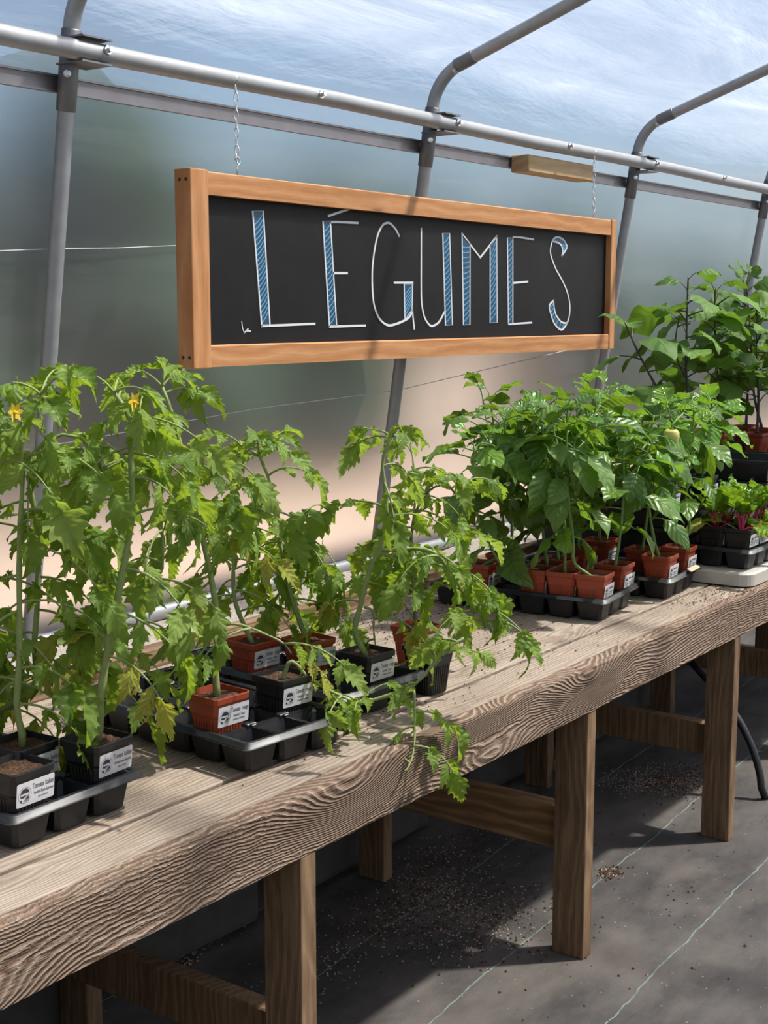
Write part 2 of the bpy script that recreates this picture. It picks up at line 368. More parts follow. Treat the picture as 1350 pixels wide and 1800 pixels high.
tag(link('floor_gravel_ledge', m.mesh('ledge', True), M['gravel']), 'strip of pale sunlit gravel behind the bench', 'gravel', kind='structure')
m = MB(); m.v = [(GX0-20,3.30,0.585),(GX1+40,3.30,0.585),(GX1+40,60,0.585),(GX0-20,60,0.585)]; m.face((0,1,2,3))
tag(link('floor_outside_yard', m.mesh('yard'), M['yard']), 'pinkish gravel yard seen blurred through the film', 'ground', kind='structure')

LEAN = 0.154
def wall_y(z): return 2.945 + LEAN*(2.30 - z)                # centre line of the upright part of a hoop
# hoop profile in (y, z): upright, bend, rafter to the ridge, mirrored
def hoop_profile():
    pts = []
    for z in (0.40, 0.9, 1.5, 2.0, 2.36): pts.append((wall_y(z), z))
    p0 = Vector((wall_y(2.36), 2.36)); a0 = math.atan2(1, -LEAN); a1 = math.atan2(0.345, -1.0)
    rad = 0.185; n = 9; p = p0.copy()
    for k in range(1, n+1):
        a = a0+(a1-a0)*(k-0.5)/n; p = p+Vector((math.cos(a), math.sin(a)))*(rad*(a1-a0)/n); pts.append((p.x, p.y))
    zr = p.y + 0.345*p.x
    for k in range(1, 6): pts.append((p.x*(1-k/6), p.y+(zr-p.y)*k/6))
    half = pts + [(0.10, zr-0.02), (0, zr-0.012)]
    half = pts + [(0.0, zr)]
    return half + [(-y, z) for y, z in half[-2::-1]]
PROF = hoop_profile()
HOOPS = [2.63 + 1.762*k for k in range(-4, 6)]
def hoop_at(x, i):
    root = empty('steel_hoop', (x, 0, 0))
    where = {3: 'leftmost galvanised steel hoop of the greenhouse, just left of the chalkboard', 4: 'galvanised steel hoop passing behind the middle of the chalkboard', 5: 'galvanised steel hoop at the right end of the chalkboard', 6: 'far galvanised steel hoop behind the aubergine plants'}
    ids = {2.63: 3}
    k = round((x-2.63)/1.762)
    lab = {0: where[3], 1: where[4], 2: where[5], 3: where[6]}.get(k, '%s galvanised steel hoop outside the picture %s the visible ones' % (['', 'first', 'second', 'third', 'fourth', 'fifth'][abs(k) if k < 0 else k-3], 'before' if k < 0 else 'beyond'))
    tag(root, lab, 'hoop', 'steel hoops of the tunnel')
    m = MB(); m.tube([(0, y, z) for y, z in PROF], 0.0235, 14); link('pipe', m.mesh('hoop_pipe', True), M['steel'], root)
    for sgn in (1, -1):
        u = Vector((0, -LEAN*sgn, 1)).normalized()
        m = MB(); c = Vector((0, sgn*wall_y(2.30), 2.30))
        m.tube([c+u*-0.155, c+u*-0.152, c+u*0.058, c+u*0.062], [0.0255,0.0275,0.0275,0.0255], 14); link('sleeve', m.mesh('sleeve', True), M['steel_dark'], root)
        # collar on the rafter
        i0 = 4+9; a = Vector((0, PROF[i0][0], PROF[i0][1])); b = Vector((0, PROF[i0+1][0], PROF[i0+1][1]))
        if sgn < 0: a.y, b.y = -a.y, -b.y
        d = (b-a).normalized()
        m = MB(); m.tube([a-d*0.02, a-d*0.015, a+d*0.06, a+d*0.064], [0.0235,0.026,0.026,0.0237], 14); link('collar', m.mesh('collar', True), M['steel_dark'], root)
        for (off, ax) in ((a - d*0.045 + Vector((-0.012, -0.024*sgn, -0.012)), Vector((-0.4,-0.8*sgn,-0.4))), (c+u*-0.03+Vector((-0.022,-0.018*sgn,-0.03)), Vector((-0.8,-0.6*sgn,0)))):
            ax.normalize(); m = MB(); m.tube([off, off+ax*0.006, off+ax*0.007, off+ax*0.013], [0.011,0.011,0.007,0.007], 8); link('bolt', m.mesh('bolt'), M['zinc'], root)
        # clamp plate round the purlin
        yp = sgn*(2.89)
        m = MB(); m.box(-0.032, 0.075, min(yp-0.034*sgn, yp+0.075*sgn), max(yp-0.034*sgn, yp+0.075*sgn), 2.331, 2.336); m.box(-0.032, 0.075, min(yp-0.030*sgn, yp+0.075*sgn), max(yp-0.030*sgn, yp+0.075*sgn), 2.266, 2.271)
        link('clamp_plate', m.mesh('clamp'), M['steel_dark'], root)
    return root
for i, x in enumerate(HOOPS): hoop_at(x, i)
# purlin pipes, side channel, base rails
def rail(name, y, z, r, label, bolts, cat='pipe'):
    root = empty(name, (0, y, z)); tag(root, label, cat)
    m = MB(); m.tube([(GX0+0.1,0,0)]+[(GX0+0.1+(GX1-GX0-0.2)*k/24, 0, 0.004*math.sin(k*1.7)) for k in range(1,24)]+[(GX1-0.1,0,0)], r, 16); link('pipe', m.mesh(name, True), M['steel'], root)
    s = -1 if y > 0 else 1
    for x in bolts:
        m = MB(); m.tube([(x, s*(r-0.002), 0.004), (x, s*(r+0.006), 0.005), (x, s*(r+0.0065), 0.005), (x, s*(r+0.018), 0.006)], [0.013,0.013,0.008,0.008], 6); link('bolt', m.mesh('bolt'), M['zinc'], root)
bl = [h+0.055 for h in HOOPS] + [3.62, 5.33, 7.05]
rail('purlin_pipe', 2.885, 2.301, 0.027, 'long galvanised purlin pipe carrying the chalkboard chains', bl)
rail('opposite_purlin_pipe', -2.885, 2.301, 0.027, 'galvanised purlin pipe on the aisle side behind the viewer', [h+0.055 for h in HOOPS])
rail('base_rail', wall_y(0.62), 0.615, 0.028, 'grey base pipe along the foot of the film wall', [])
m = MB(); yb = wall_y(2.22)+0.032
m.box(GX0+0.1, GX1-0.1, yb, yb+0.010, 2.197, 2.245); m.box(GX0+0.1, GX1-0.1, yb-0.006, yb, 2.197, 2.203); m.box(GX0+0.1, GX1-0.1, yb-0.006, yb, 2.239, 2.245)
ch = link('film_channel', m.mesh('film_channel'), M['alu']); tag(ch, 'flat grey metal channel holding the film below the purlin pipe', 'rail')
# block of wood on the channel
m = MB(); m.box(-0.29, 0.29, -0.055, 0.03, -0.035, 0.035)
wb = link('wood_block', m.mesh('wood_block', bevel=0.004), M['pine']); wb.location = (5.345, yb-0.035, 2.216); wb.rotation_euler = (0, R(-0.3), 0)
tag(wb, 'short pale wood block tied to the channel above the chalkboard', 'wood block')

# plastic film: wall, roof, far side, ends
def film_sheet(name, prof, x0, x1, nx, mat, label, amp=0.006, sag=0.02, sub=3):
    pts = []
    for a, b in zip(prof[:-1], prof[1:]):
        L = math.hypot(b[0]-a[0], b[1]-a[1]); k = max(1, int(L/0.11))
        for i in range(k): pts.append((a[0]+(b[0]-a[0])*i/k, a[1]+(b[1]-a[1])*i/k))
    pts.append(prof[-1]); m = MB(); n = len(pts)
    for j, (y, z) in enumerate(pts):
        a, b = pts[max(0, j-1)], pts[min(n-1, j+1)]; ty, tz = b[0]-a[0], b[1]-a[1]; l = math.hypot(ty, tz); ny, nz = tz/l, -ty/l
        if ny*y + nz*1.0 < 0: ny, nz = -ny, -nz
        e = min(1.0, j/3, (n-1-j)/3)
        for i in range(nx+1):
            x = x0+(x1-x0)*i/nx; ph = ((x-2.63)/1.762) % 1.0
            d = -sag*math.sin(PI*ph)*e
            d += amp*e*(noise.noise(Vector((x*1.3, y*3.0+z*2.0, 1.0)))*1.4 + noise.noise(Vector((x*4+z*3, y*8, z*5)))*0.7)
            m.v.append((x, y+ny*d, z+nz*d))
    for j in range(n-1):
        for i in range(nx):
            a = j*(nx+1)+i; m.face((a, a+1, a+nx+2, a+nx+1))
    o = link(name, m.mesh(name, True), mat); tag(o, label, 'film', kind='structure'); return o
OUT = 0.034
def offset_prof(pr):
    out = []
    for k, (y, z) in enumerate(pr):
        a, b = pr[max(0, k-1)], pr[min(len(pr)-1, k+1)]; ty, tz = b[0]-a[0], b[1]-a[1]; l = math.hypot(ty, tz)
        ny, nz = tz/l, -ty/l
        out.append((y+ny*OUT, z+nz*OUT))
    return out
full = offset_prof(PROF)
ich = 4
zc = 2.22
wall_l = [(wall_y(z)+OUT+0.008, z) for z in (0.60, 1.0, 1.4, 1.8, zc)]
roof = [(wall_y(zc)+OUT+0.008, zc)] + full[4:len(full)-4] + [(-(wall_y(zc)+OUT+0.008), zc)]
film_sheet('wall_left', wall_l, GX0, GX1, 130, M['film_wall'], 'translucent plastic film wall behind the bench', 0.004, 0.012)
film_sheet('ceiling', roof, GX0, GX1, 130, M['film_roof'], 'translucent bluish plastic film roof stretched over the hoops', 0.008, 0.02)
film_sheet('wall_right', [(-y, z) for y, z in ([(wall_y(0)+OUT+0.008, 0.0)]+wall_l)[::-1]], GX0, GX1, 40, M['film_wall'], 'translucent plastic film wall on the aisle side', 0.004, 0.012)
def end_wall(name, x, label):
    m = MB(); ys = [p for p in full]
    pr = [(wall_y(0)+OUT, 0.0)] + full[1:-1] + [(-wall_y(0)-OUT, 0.0)]
    m.v = [(x, y, z) for y, z in pr]; m.face(list(range(len(pr))))
    tag(link(name, m.mesh(name), M['film_wall']), label, 'film', kind='structure')
end_wall('wall_far', GX1, 'film end wall at the far end of the tunnel')
end_wall('wall_near', GX0, 'film end wall at the near end of the tunnel')
# thin crease wires across the film wall
def crease(name, pix, label):
    pts = []
    for u, v in pix:
        r = ray(u, v)                                         # meet the leaning film plane y = k - LEAN*z
        k = 2.945+LEAN*2.30+OUT-0.004; tt = (k - LEAN*CAM.z)/(r.y + LEAN*r.z); pts.append(CAM + r*tt)
    m = MB(); m.tube(pts, 0.0016, 5); o = link(name, m.mesh(name, True), M['chalk']); tag(o, label, 'wire')
crease('taut_wire', [(-60,443),(0,441),(100,437),(205,436),(330,431)], 'thin pale wire across the film left of the chalkboard')
crease('taut_wire', [(-40,800),(0,797),(130,776),(250,754),(450,718),(700,686),(1075,597)], 'long thin pale wire rising across the film below the chalkboard')

# trees outside
def far_tree(x, y, h, w, seed):
    rng = random.Random(seed); root = empty('far_tree', (x, y, 0.585))
    tag(root, 'dark green tree seen blurred through the film wall', 'tree', 'trees beyond the film')
    bm = bmesh.new()
    for k in range(11):
        a = rng.uniform(0, 2*PI); rr = w*rng.uniform(0.1, 0.6); zz = h*(0.12+0.8*rng.random())
        s = min(w, h*0.75)*rng.uniform(0.34, 0.55)*(1.15-0.5*zz/h)
        mat = Matrix.Translation((math.cos(a)*rr, math.sin(a)*rr*0.7, zz)) @ Matrix.Diagonal((s, s, s*rng.uniform(0.9,1.3), 1))
        bmesh.ops.create_icosphere(bm, subdivisions=3, radius=1.0, matrix=mat)
    for v in bm.verts: v.co += Vector((1,1,1))*0.0 + v.co.normalized()*0.18*noise.noise(v.co*2.4)
    me = bpy.data.meshes.new('crown'); bm.to_mesh(me); bm.free(); me.polygons.foreach_set('use_smooth', [True]*len(me.polygons)); link('crown', me, M['tree'], root)
    m = MB(); m.tube([(0,0,0),(0.05,0,h*0.3),(0,0.05,h*0.6)], [0.12,0.1,0.07], 8); link('trunk', m.mesh('trunk', True), M['trunk'], root)
for k, (x, y, h, w) in enumerate([(-1.0,6.6,2.5,1.45),(1.2,6.5,2.6,1.45),(3.3,6.4,2.5,1.45),(5.4,6.4,2.1,1.4),(7.5,6.0,1.8,1.35),(9.6,5.7,1.7,1.35),(11.8,5.7,1.5,1.4),(14.2,5.9,1.3,1.5),(16.8,6.8,1.2,1.6),(19.6,7.1,1.2,1.7),(22.8,7.4,1.3,1.9),(26.4,8,1.4,2.1),(30.5,8.6,1.5,2.4)]): far_tree(x, y, h, w, k)

# ------------------------------------------------------------------ the bench
ZT = 0.755; YF = 1.472
bench = empty('workbench', (2.9, 1.9, 0)); tag(bench, 'long weathered wooden potting bench with rough thick front edge', 'bench')
bench.matrix_world = Matrix.Identity(4)
rng = random.Random(3)
def board_mesh(name, x0, x1, y0, y1, z0, z1, mat, parent, jit=0.0012, n=40, bev=0.004):
    m = MB(); b = 0; sec = [(y0, z0), (y1, z0), (y1, z1-bev), (y1-bev, z1), (y0+bev, z1), (y0, z1-bev)]; k = len(sec)
    off = rng.uniform(0, 50)
    for i in range(n+1):
        x = x0+(x1-x0)*i/n
        for q, (y, z) in enumerate(sec):
            d1_ = noise.noise(Vector((x*4+off, q*3.1, 0)))*jit; d2_ = noise.noise(Vector((x*5+off, q*2.3, 9)))*jit
            m.v.append((x, y+d1_, z+d2_))
    for i in range(n):
        for q in range(k): m.face((i*k+q, (i+1)*k+q, (i+1)*k+(q+1)%k, i*k+(q+1)%k))
    m.face(list(range(k))); m.face([n*k+q for q in range(k)][::-1])
    for f in range(len(m.f)): m.f[f] = m.f[f][::-1]
    return link(name, m.mesh(name), mat, parent)
board_mesh('front_board', BX0, BX1, YF, YF+0.043, 0.640, ZT, M['fascia'], bench, 0.0025, 160, 0.006)
GAP = [0.0035, 0.006, 0.0045, 0.003, 0.003, 0.003, 0.003]
ys = [1.516, 1.632, 1.775, 1.915, 2.055, 2.195, 2.318]
for k in range(6):
    cut = [2.2, 4.6, 1.1, 3.6, 2.9, 4.3][k]
    for a, b in ((BX0, cut), (cut+0.003, BX1)):
        board_mesh('plank', a, b, ys[k]+GAP[k], ys[k+1]-GAP[k+1], ZT-0.038, ZT-rng.uniform(0, 0.003), M['plank'], bench, 0.001, 50, 0.003)
board_mesh('back_board', BX0, BX1, 2.319, 2.357, 0.66, 0.803, M['backboard'], bench, 0.002, 80, 0.005)
LEGX = [-0.45, 0.72, 1.793, 2.897, 3.845, 4.85, 6.0]
for i, x in enumerate(LEGX):
    box_obj('leg', (x, x+0.044, YF+0.001, YF+0.090, 0.0, 0.641), M['leg'], bench, 0.004, 2)
    xb = x+0.09
    box_obj('leg', (xb, xb+0.044, 2.15, 2.239, 0.0, ZT-0.038), M['leg'], bench, 0.004, 2)
    zt = [0.3,0.3,0.292,0.368,0.345,0.34,0.34][i]
    box_obj('stretcher', (x+0.044, x+0.088, YF+0.06, 2.235, zt-0.115 if i == 3 else zt-0.10, zt), M['stretcher'] if i == 3 else M['leg'], bench, 0.003, 1)
    box_obj('crosspiece', (x+0.002, x+0.042, YF+0.045, 2.316, 0.628, 0.716), M['leg'], bench, 0.003, 1)

# ------------------------------------------------------------------ chalkboard sign
SY = 2.862; SX0, SX1, SZ0, SZ1 = 3.0, 5.80, 1.437, 2.018
sign = empty('hanging_chalkboard', ((SX0+SX1)/2, SY, SZ0)); tag(sign, 'long black chalkboard in orange cedar frame lettered LÉGUMES hanging on chains', 'sign')
sign.matrix_world = Matrix.Identity(4)
ST, SW, SD = 0.078, 0.066, 0.062                             # stile width, rail width, depth
board_mesh('top_rail', SX0+ST, SX1-0.052, SY, SY+SD-0.01, SZ1-0.068, SZ1, M['cedar'], sign, 0.001, 30, 0.004)
board_mesh('bottom_rail', SX0+ST, SX1-0.052, SY, SY+SD-0.01, SZ0, SZ0+0.066, M['cedar'], sign, 0.001, 30, 0.004)
box_obj('stile', (SX0, SX0+ST-0.001, SY-0.004, SY+SD, SZ0-0.004, SZ1+0.004), M['cedar_v'], sign, 0.004, 2)
box_obj('stile', (SX1-0.051, SX1, SY-0.004, SY+SD, SZ0-0.002, SZ1+0.002), M['cedar_v'], sign, 0.004, 2)
BYF = SY+0.024
box_obj('panel', (SX0+ST-0.01, SX1-0.045, BYF, BYF+0.012, SZ0+0.05, SZ1-0.05), M['board'], sign, 0)
for (yy, zz) in ((SY+0.014, SZ1-0.028), (SY+0.04, SZ1-0.028), (SY+0.014, SZ0+0.03), (SY+0.04, SZ0+0.03)):
    m = MB(); m.tube([(SX0+0.0005, yy, zz), (SX0-0.0012, yy, zz)], 0.0055, 8); link('screw_head', m.mesh('screw'), M['nail'], sign)
YL = BYF
def sp(u, v, lift): p = ony(u, v, YL); return Vector((p.x, YL-lift, p.z))
def ribbon(m, pix, w, lift, mat=0, smooth_n=0, close=False):
    pts = [sp(u, v, lift) for u, v in pix]
    if smooth_n:
        o = []
        P = [pts[0]]+pts+[pts[-1]]
        for i in range(1, len(P)-2):
            for k in range(smooth_n):
                s = k/smooth_n; a, b, c, d = P[i-1], P[i], P[i+1], P[i+2]
                o.append(0.5*((2*b)+(c-a)*s+(2*a-5*b+4*c-d)*s*s+(3*b-a-3*c+d)*s**3))
        o.append(pts[-1]); pts = o
    if close: pts = pts+[pts[0]]
    nrm = Vector((0,-1,0)); b = len(m.v); n = len(pts)
    for i, p in enumerate(pts):
        a, c = pts[max(0,i-1)], pts[min(n-1,i+1)]
        if close and i in (0, n-1): a, c = pts[-2], pts[1]
        t = (c-a).normalized(); s = t.cross(nrm)*(w*0.5)
        if i == 0 and not close: p = p-t*w*0.35
        if i == n-1 and not close: p = p+t*w*0.35
        wv = 1+0.12*noise.noise(p*40)
        back = Vector((0, lift+0.0002, 0))
        m.v += [tuple(p+s*wv), tuple(p-s*wv), tuple(p+s*wv+back), tuple(p-s*wv+back)]
    for i in range(n-1):
        k = b+i*4; m.face((k, k+1, k+5, k+4), mat); m.face((k, k+4, k+6, k+2), mat); m.face((k+1, k+3, k+7, k+5), mat)
def poly(m, pix, lift, mat=0):
    b = len(m.v)
    for u, v in pix: m.v.append(tuple(sp(u, v, lift)))
    for u, v in pix: q = sp(u, v, lift); m.v.append((q.x, YL+0.0002, q.z))
    n = len(pix); m.face(range(b, b+n), mat)
    for i in range(n): m.face((b+i, b+(i+1)%n, b+n+(i+1)%n, b+n+i), mat)
def lerp(a, b, t): return (a[0]+(b[0]-a[0])*t, a[1]+(b[1]-a[1])*t)
W = 0.0078
def letter(name, strokes, boxes, fills=()):
    m = MB()
    for pix, sm, cl in strokes: ribbon(m, pix, W, 0.0022, 0, sm, cl)
    for bx in boxes: ribbon(m, bx, W*0.8, 0.0022, 0, 0, True)
    L = link(name, m.mesh(name), M['chalk'], sign); L['label'] = 'white outlined painted letter'
    m = MB(); h = MB(); any_ = False
    for (tl, tr, br, bl) in boxes:
        any_ = True; poly(m, [tl, tr, br, bl], 0.0008)
        hgt = bl[1]-tl[1]; n = max(5, int(hgt/10.0)); sl = min(0.5, 1.15*abs(tr[0]-tl[0])/hgt)
        for k in range(n):
            t0 = sl+(1-sl)*(k+0.5)/n; t1 = t0-sl
            ribbon(h, [lerp(tl, bl, min(0.985, t0)), lerp(lerp(tl, bl, (t0+t1)/2+0.012), lerp(tr, br, (t0+t1)/2+0.012), 0.5), lerp(tr, br, t1)], 0.0031, 0.0014)
    for (outer, inner) in fills:
        any_ = True; n = len(outer)
        for i in range(n-1): poly(m, [outer[i], outer[i+1], inner[i+1], inner[i]], 0.0008)
        for i in range(n-1):
            for s in (0.25, 0.75): ribbon(h, [lerp(outer[i], outer[i+1], s), lerp(inner[i], inner[i+1], min(1, s+0.2))], 0.0036, 0.0014)
    if any_:
        link('blue_fill', m.mesh('fill'), M['blue'], L); hh = link('hatching', h.mesh('hatch'), M['blue_light'], L); hh['kind'] = 'stuff'
def c5(x, y): return (290+x/3.293, 270+y/3.293)
def c6(x, y): return (700+x/3.375, 270+y/3.375)
letter('letter_l', [([c5(555,998), c5(865,985)], 0, False)], [(c5(505,332), c5(566,332), c5(605,990), c5(558,1000))])
letter('letter_e_acute', [([c5(957,396), c5(1000,396), c5(1115,402)], 0, False), ([c5(972,692), c5(1053,692)], 0, False), ([c5(950,1002), c5(1158,995)], 0, False), ([c5(943,362), c5(1000,342), c5(1063,322)], 0, False)],
       [(c5(912,390), c5(955,390), c5(991,996), c5(950,1005))])
letter('letter_g', [([(701,415),(696,405),(691,398.5),(683,392),(672,396),(662,418),(655.5,455),(653.5,490),(656,531),(664,556),(674,568),(685,572),(700,568),(713,562),(720,556),(724,547)], 4, False), ([(692,497),(725,497)], 0, False), ([(724,545),(727.5,578)], 0, False)],
       [((709.8,499),(724.5,499),(723.5,546),(711,561))])
letter('letter_u', [([(740,402),(739.8,460),(740,522),(742.5,545),(747,561),(756,572.5),(764,571.5),(772,565),(780.5,549)], 4, False)], [((777.5,410),(789.5,410),(794.5,571.5),(782.5,572))])
letter('letter_m', [([(811,410),(826,430),(843.7,453),(860,432),(872.8,415)], 0, False)], [((811.5,412.5),(825.5,430),(825.3,570.5),(814,571.5)), ((860.8,431.5),(872.5,416),(873.2,566.8),(860.8,567.6))])
letter('letter_e', [([(901,416.7),(915,417.5),(937.6,421)], 0, False), ([(901.5,497.5),(927,495)], 0, False), ([(893,570),(934,567)], 0, False)], [((891.3,417.5),(900.8,417.2),(900.8,568.2),(893,570))])
S_out = [(986.8,450),(995.7,436),(994,428),(988,420),(978.5,417),(972,421)]
S_in = [(987,449),(989,441),(988,436),(985,430),(979.5,426),(972,424)]
B_out = [(964.8,538),(968,553),(974,569),(986,580),(996,569)]
B_in = [(972.4,528.5),(973.5,541),(977,554),(986,566),(996,567.5)]
letter('letter_s', [([(986.8,450),(995.7,436),(994,428),(988,420),(978.5,417),(972,421),(968.2,431),(967,445),(971,459),(977,474),(985,488),(992,502),(997.5,517),(1000.7,533),(1001,548),(998.5,562),(994,572),(986,580),(974,569),(968,553),(964.8,538),(972.4,528.5)], 3, False),
    ([(986.8,450),(988.5,441),(985.5,430.5),(979.5,426),(972,424.5)], 3, False), ([(972.4,528.5),(973.5,541),(977,554),(986,566),(996,568)], 3, False)], [], [(S_out, S_in), (B_out, B_in)])
m = MB(); ribbon(m, [c5(443,972), c5(448,1010), c5(458,1040)], 0.003, 0.0012); ribbon(m, [c5(458,1038), c5(480,1015)], 0.004, 0.0012); ribbon(m, [c5(470,1028), c5(495,1027)], 0.004, 0.0012)
link('chalk_smudge', m.mesh('smudge'), M['chalk'], sign)

# chains
def chain(u, label, seedx):
    x = ony(u, 150, 2.86).x if seedx is None else seedx
    z1, z0 = 2.288, SZ1+0.035
    root = empty('hanging_chain', (x, SY+0.005, z0)); tag(root, label, 'chain')
    m = MB(); pts = []
    for k in range(13):
        a = 2*PI*k/12; pts.append((math.cos(a)*0.0065, 0, math.sin(a)*0.0145))
    m.tube(pts, 0.0016, 5, caps=False); lk = m.mesh('link', True)
    n = int((z1-z0)/0.0235)
    for k in range(n):
        o = link('link', lk, M['zinc'], root, Matrix.Translation((0.0008*math.sin(k*2.2), 0, (k+0.5)*(z1-z0)/n)) @ Matrix.Rotation(R(90)*(k % 2)+R(25), 4, 'Z'))
    m = MB(); m.tube([(0,0,-0.04),(0,0,-0.012),(0.006,0,-0.004),(0.013,0,0.001),(0.012,0,0.013),(0.004,0,0.019),(-0.006,0,0.016),(-0.010,0,0.008)], 0.0024, 6)
    link('screw_hook', m.mesh('hook', True), M['zinc'], root)
    m = MB(); t = z1-z0; m.tube([(0,0.0,t-0.004),(0,-0.004,t+0.004),(0,-0.004,t+0.012),(0,0.012,t+0.02)], 0.003, 6); m.tube([(0,-0.008,t+0.014),(0,-0.001,t+0.014)], 0.009, 8)
    link('eye_bolt', m.mesh('eye', True), M['zinc'], root)
chain(403, 'left zinc chain holding the chalkboard to the purlin pipe', 3.215)
chain(1036, 'right zinc chain holding the chalkboard beside the wood block', 5.58)

# ------------------------------------------------------------------ trays
TW, TD, TH = 0.285, 0.545, 0.066                              # three cells by six
CW, CD = (TW-0.024)/3, (TD-0.024)/6
def make_tray_meshes():
    m = MB()                                                  # rim: a flat lip with a turned-down skirt
    prof = [(-0.004, TH-0.012), (0.0, TH-0.0105), (0.002, TH-0.001), (0.004, TH), (0.011, TH), (0.013, TH-0.003)]
    cs = [(0,0,1,1),(1,0,-1,1),(1,1,-1,-1),(0,1,1,-1)]
    k = len(prof)
    for (cx, cy, sx, sy) in cs:
        for ch_ in (0, 1):
            for (d, z) in prof:
                c = 0.010 if d < 0.010 else 0.004
                ox = d + (c if (ch_ == (1 if (sx*sy > 0) else 0)) else 0); oy = d + (c if (ch_ == (0 if (sx*sy > 0) else 1)) else 0)
                m.v.append((cx*TW+sx*ox, cy*TD+sy*oy, z))
    n = 8
    for i in range(n):
        for q in range(k-1): m.face((i*k+q, ((i+1)%n)*k+q, ((i+1)%n)*k+q+1, i*k+q+1))
    rim = m.mesh('tray_rim', True)
    m = MB()                                                  # one cell: tapered cup with thickness, sunk web at the top
    t, b, hb = CW/2-0.001, CW/2-0.010, CD/2-0.010
    ty = CD/2-0.001
    def ring(x, y, z, c): return [(x-c,-y,z),(x,-y+c,z),(x,y-c,z),(x-c,y,z),(-x+c,y,z),(-x,y-c,z),(-x,-y+c,z),(-x+c,-y,z)]
    lv = [ring(t, ty, TH-0.006, 0.004), ring(t-0.002, ty-0.002, TH-0.012, 0.006), ring(b, hb, 0.004, 0.008), ring(b-0.006, hb-0.006, 0.0005, 0.008)]
    inn = [ring(b-0.003, hb-0.003, 0.020, 0.008), ring(t-0.004, ty-0.004, TH-0.012, 0.006), ring(t-0.003, ty-0.003, TH-0.006, 0.004)]
    for rg in lv+inn: m.v += rg
    for a, bq in ((0,1),(1,2),(2,3)):
        for i in range(8): m.face((a*8+i, a*8+(i+1)%8, bq*8+(i+1)%8, bq*8+i))
    m.face([24+i for i in range(8)]); m.face([32+i for i in range(8)][::-1])
    for a in (4, 5):
        for i in range(8): m.face((a*8+i, a*8+(i+1)%8, (a+1)*8+(i+1)%8, (a+1)*8+i))
    for i in range(8): m.face((48+i, 48+(i+1)%8, (i+1)%8, i))
    bm = bmesh.new(); cell = m.mesh('tray_cell'); bm.from_mesh(cell); bmesh.ops.recalc_face_normals(bm, faces=bm.faces); bm.to_mesh(cell); bm.free()
    m = MB()                                                  # cross divider cleat where four cells meet
    m.box(-0.013,0.013,-0.006,0.006,TH-0.011,TH-0.001); m.box(-0.006,0.006,-0.013,0.013,TH-0.011,TH-0.0015)
    cleat = m.mesh('tray_cleat', bevel=0.0015)
    return rim, cell, cleat
RIM, CELL, CLEAT = make_tray_meshes()
class Tray:
    def __init__(s, x, y, rot, label, z=ZT, group='black cell trays on the bench'):
        s.z = z; s.root = empty('cell_tray', (x, y, z+0.001), R(rot)); tag(s.root, label, 'tray', group)
        s.mw = Matrix.Translation((x, y, z+0.001)) @ Matrix.Rotation(R(rot), 4, 'Z'); s.rot = rot
        link('rim', RIM, M['tray'], s.root)
        for i in range(3):
            for j in range(6): link('cell', CELL, M['tray'], s.root, Matrix.Translation((0.012+CW*(i+0.5), 0.012+CD*(j+0.5), 0)))
        for i in (1, 2):
            for j in range(1, 6): link('divider_cleat', CLEAT, M['tray'], s.root, Matrix.Translation((0.012+CW*i, 0.012+CD*j, 0)))
    def cell(s, i, j): return s.mw @ Vector((0.012+CW*(i+0.5), 0.012+CD*(j+0.5), 0.0205))
    def nearest(s, p):
        q = s.mw.inverted() @ Vector((p[0], p[1], s.z)); i = min(2, max(0, int((q.x-0.012)/CW))); j = min(5, max(0, int((q.y-0.012)/CD)))
        return s.cell(i, j), (i, j)
T1 = Tray(1.312, 1.656, 0.8, 'black cell tray at the left front, holding the Tomate Italienne pots')
T2 = Tray(1.800, 1.602, -5.8, 'mostly empty black cell tray with one red tomato pot at its front')
T2b = Tray(2.150, 1.655, -5.0, 'black cell tray behind the half-empty tray, holding red and black tomato pots')
T3 = Tray(3.325, 1.645, 7.0, 'black cell tray full of red pots of peppers, nearer one')
T4 = Tray(3.702, 1.622, 5.0, 'black cell tray of red pepper pots with a pale wooden tag, farther one')

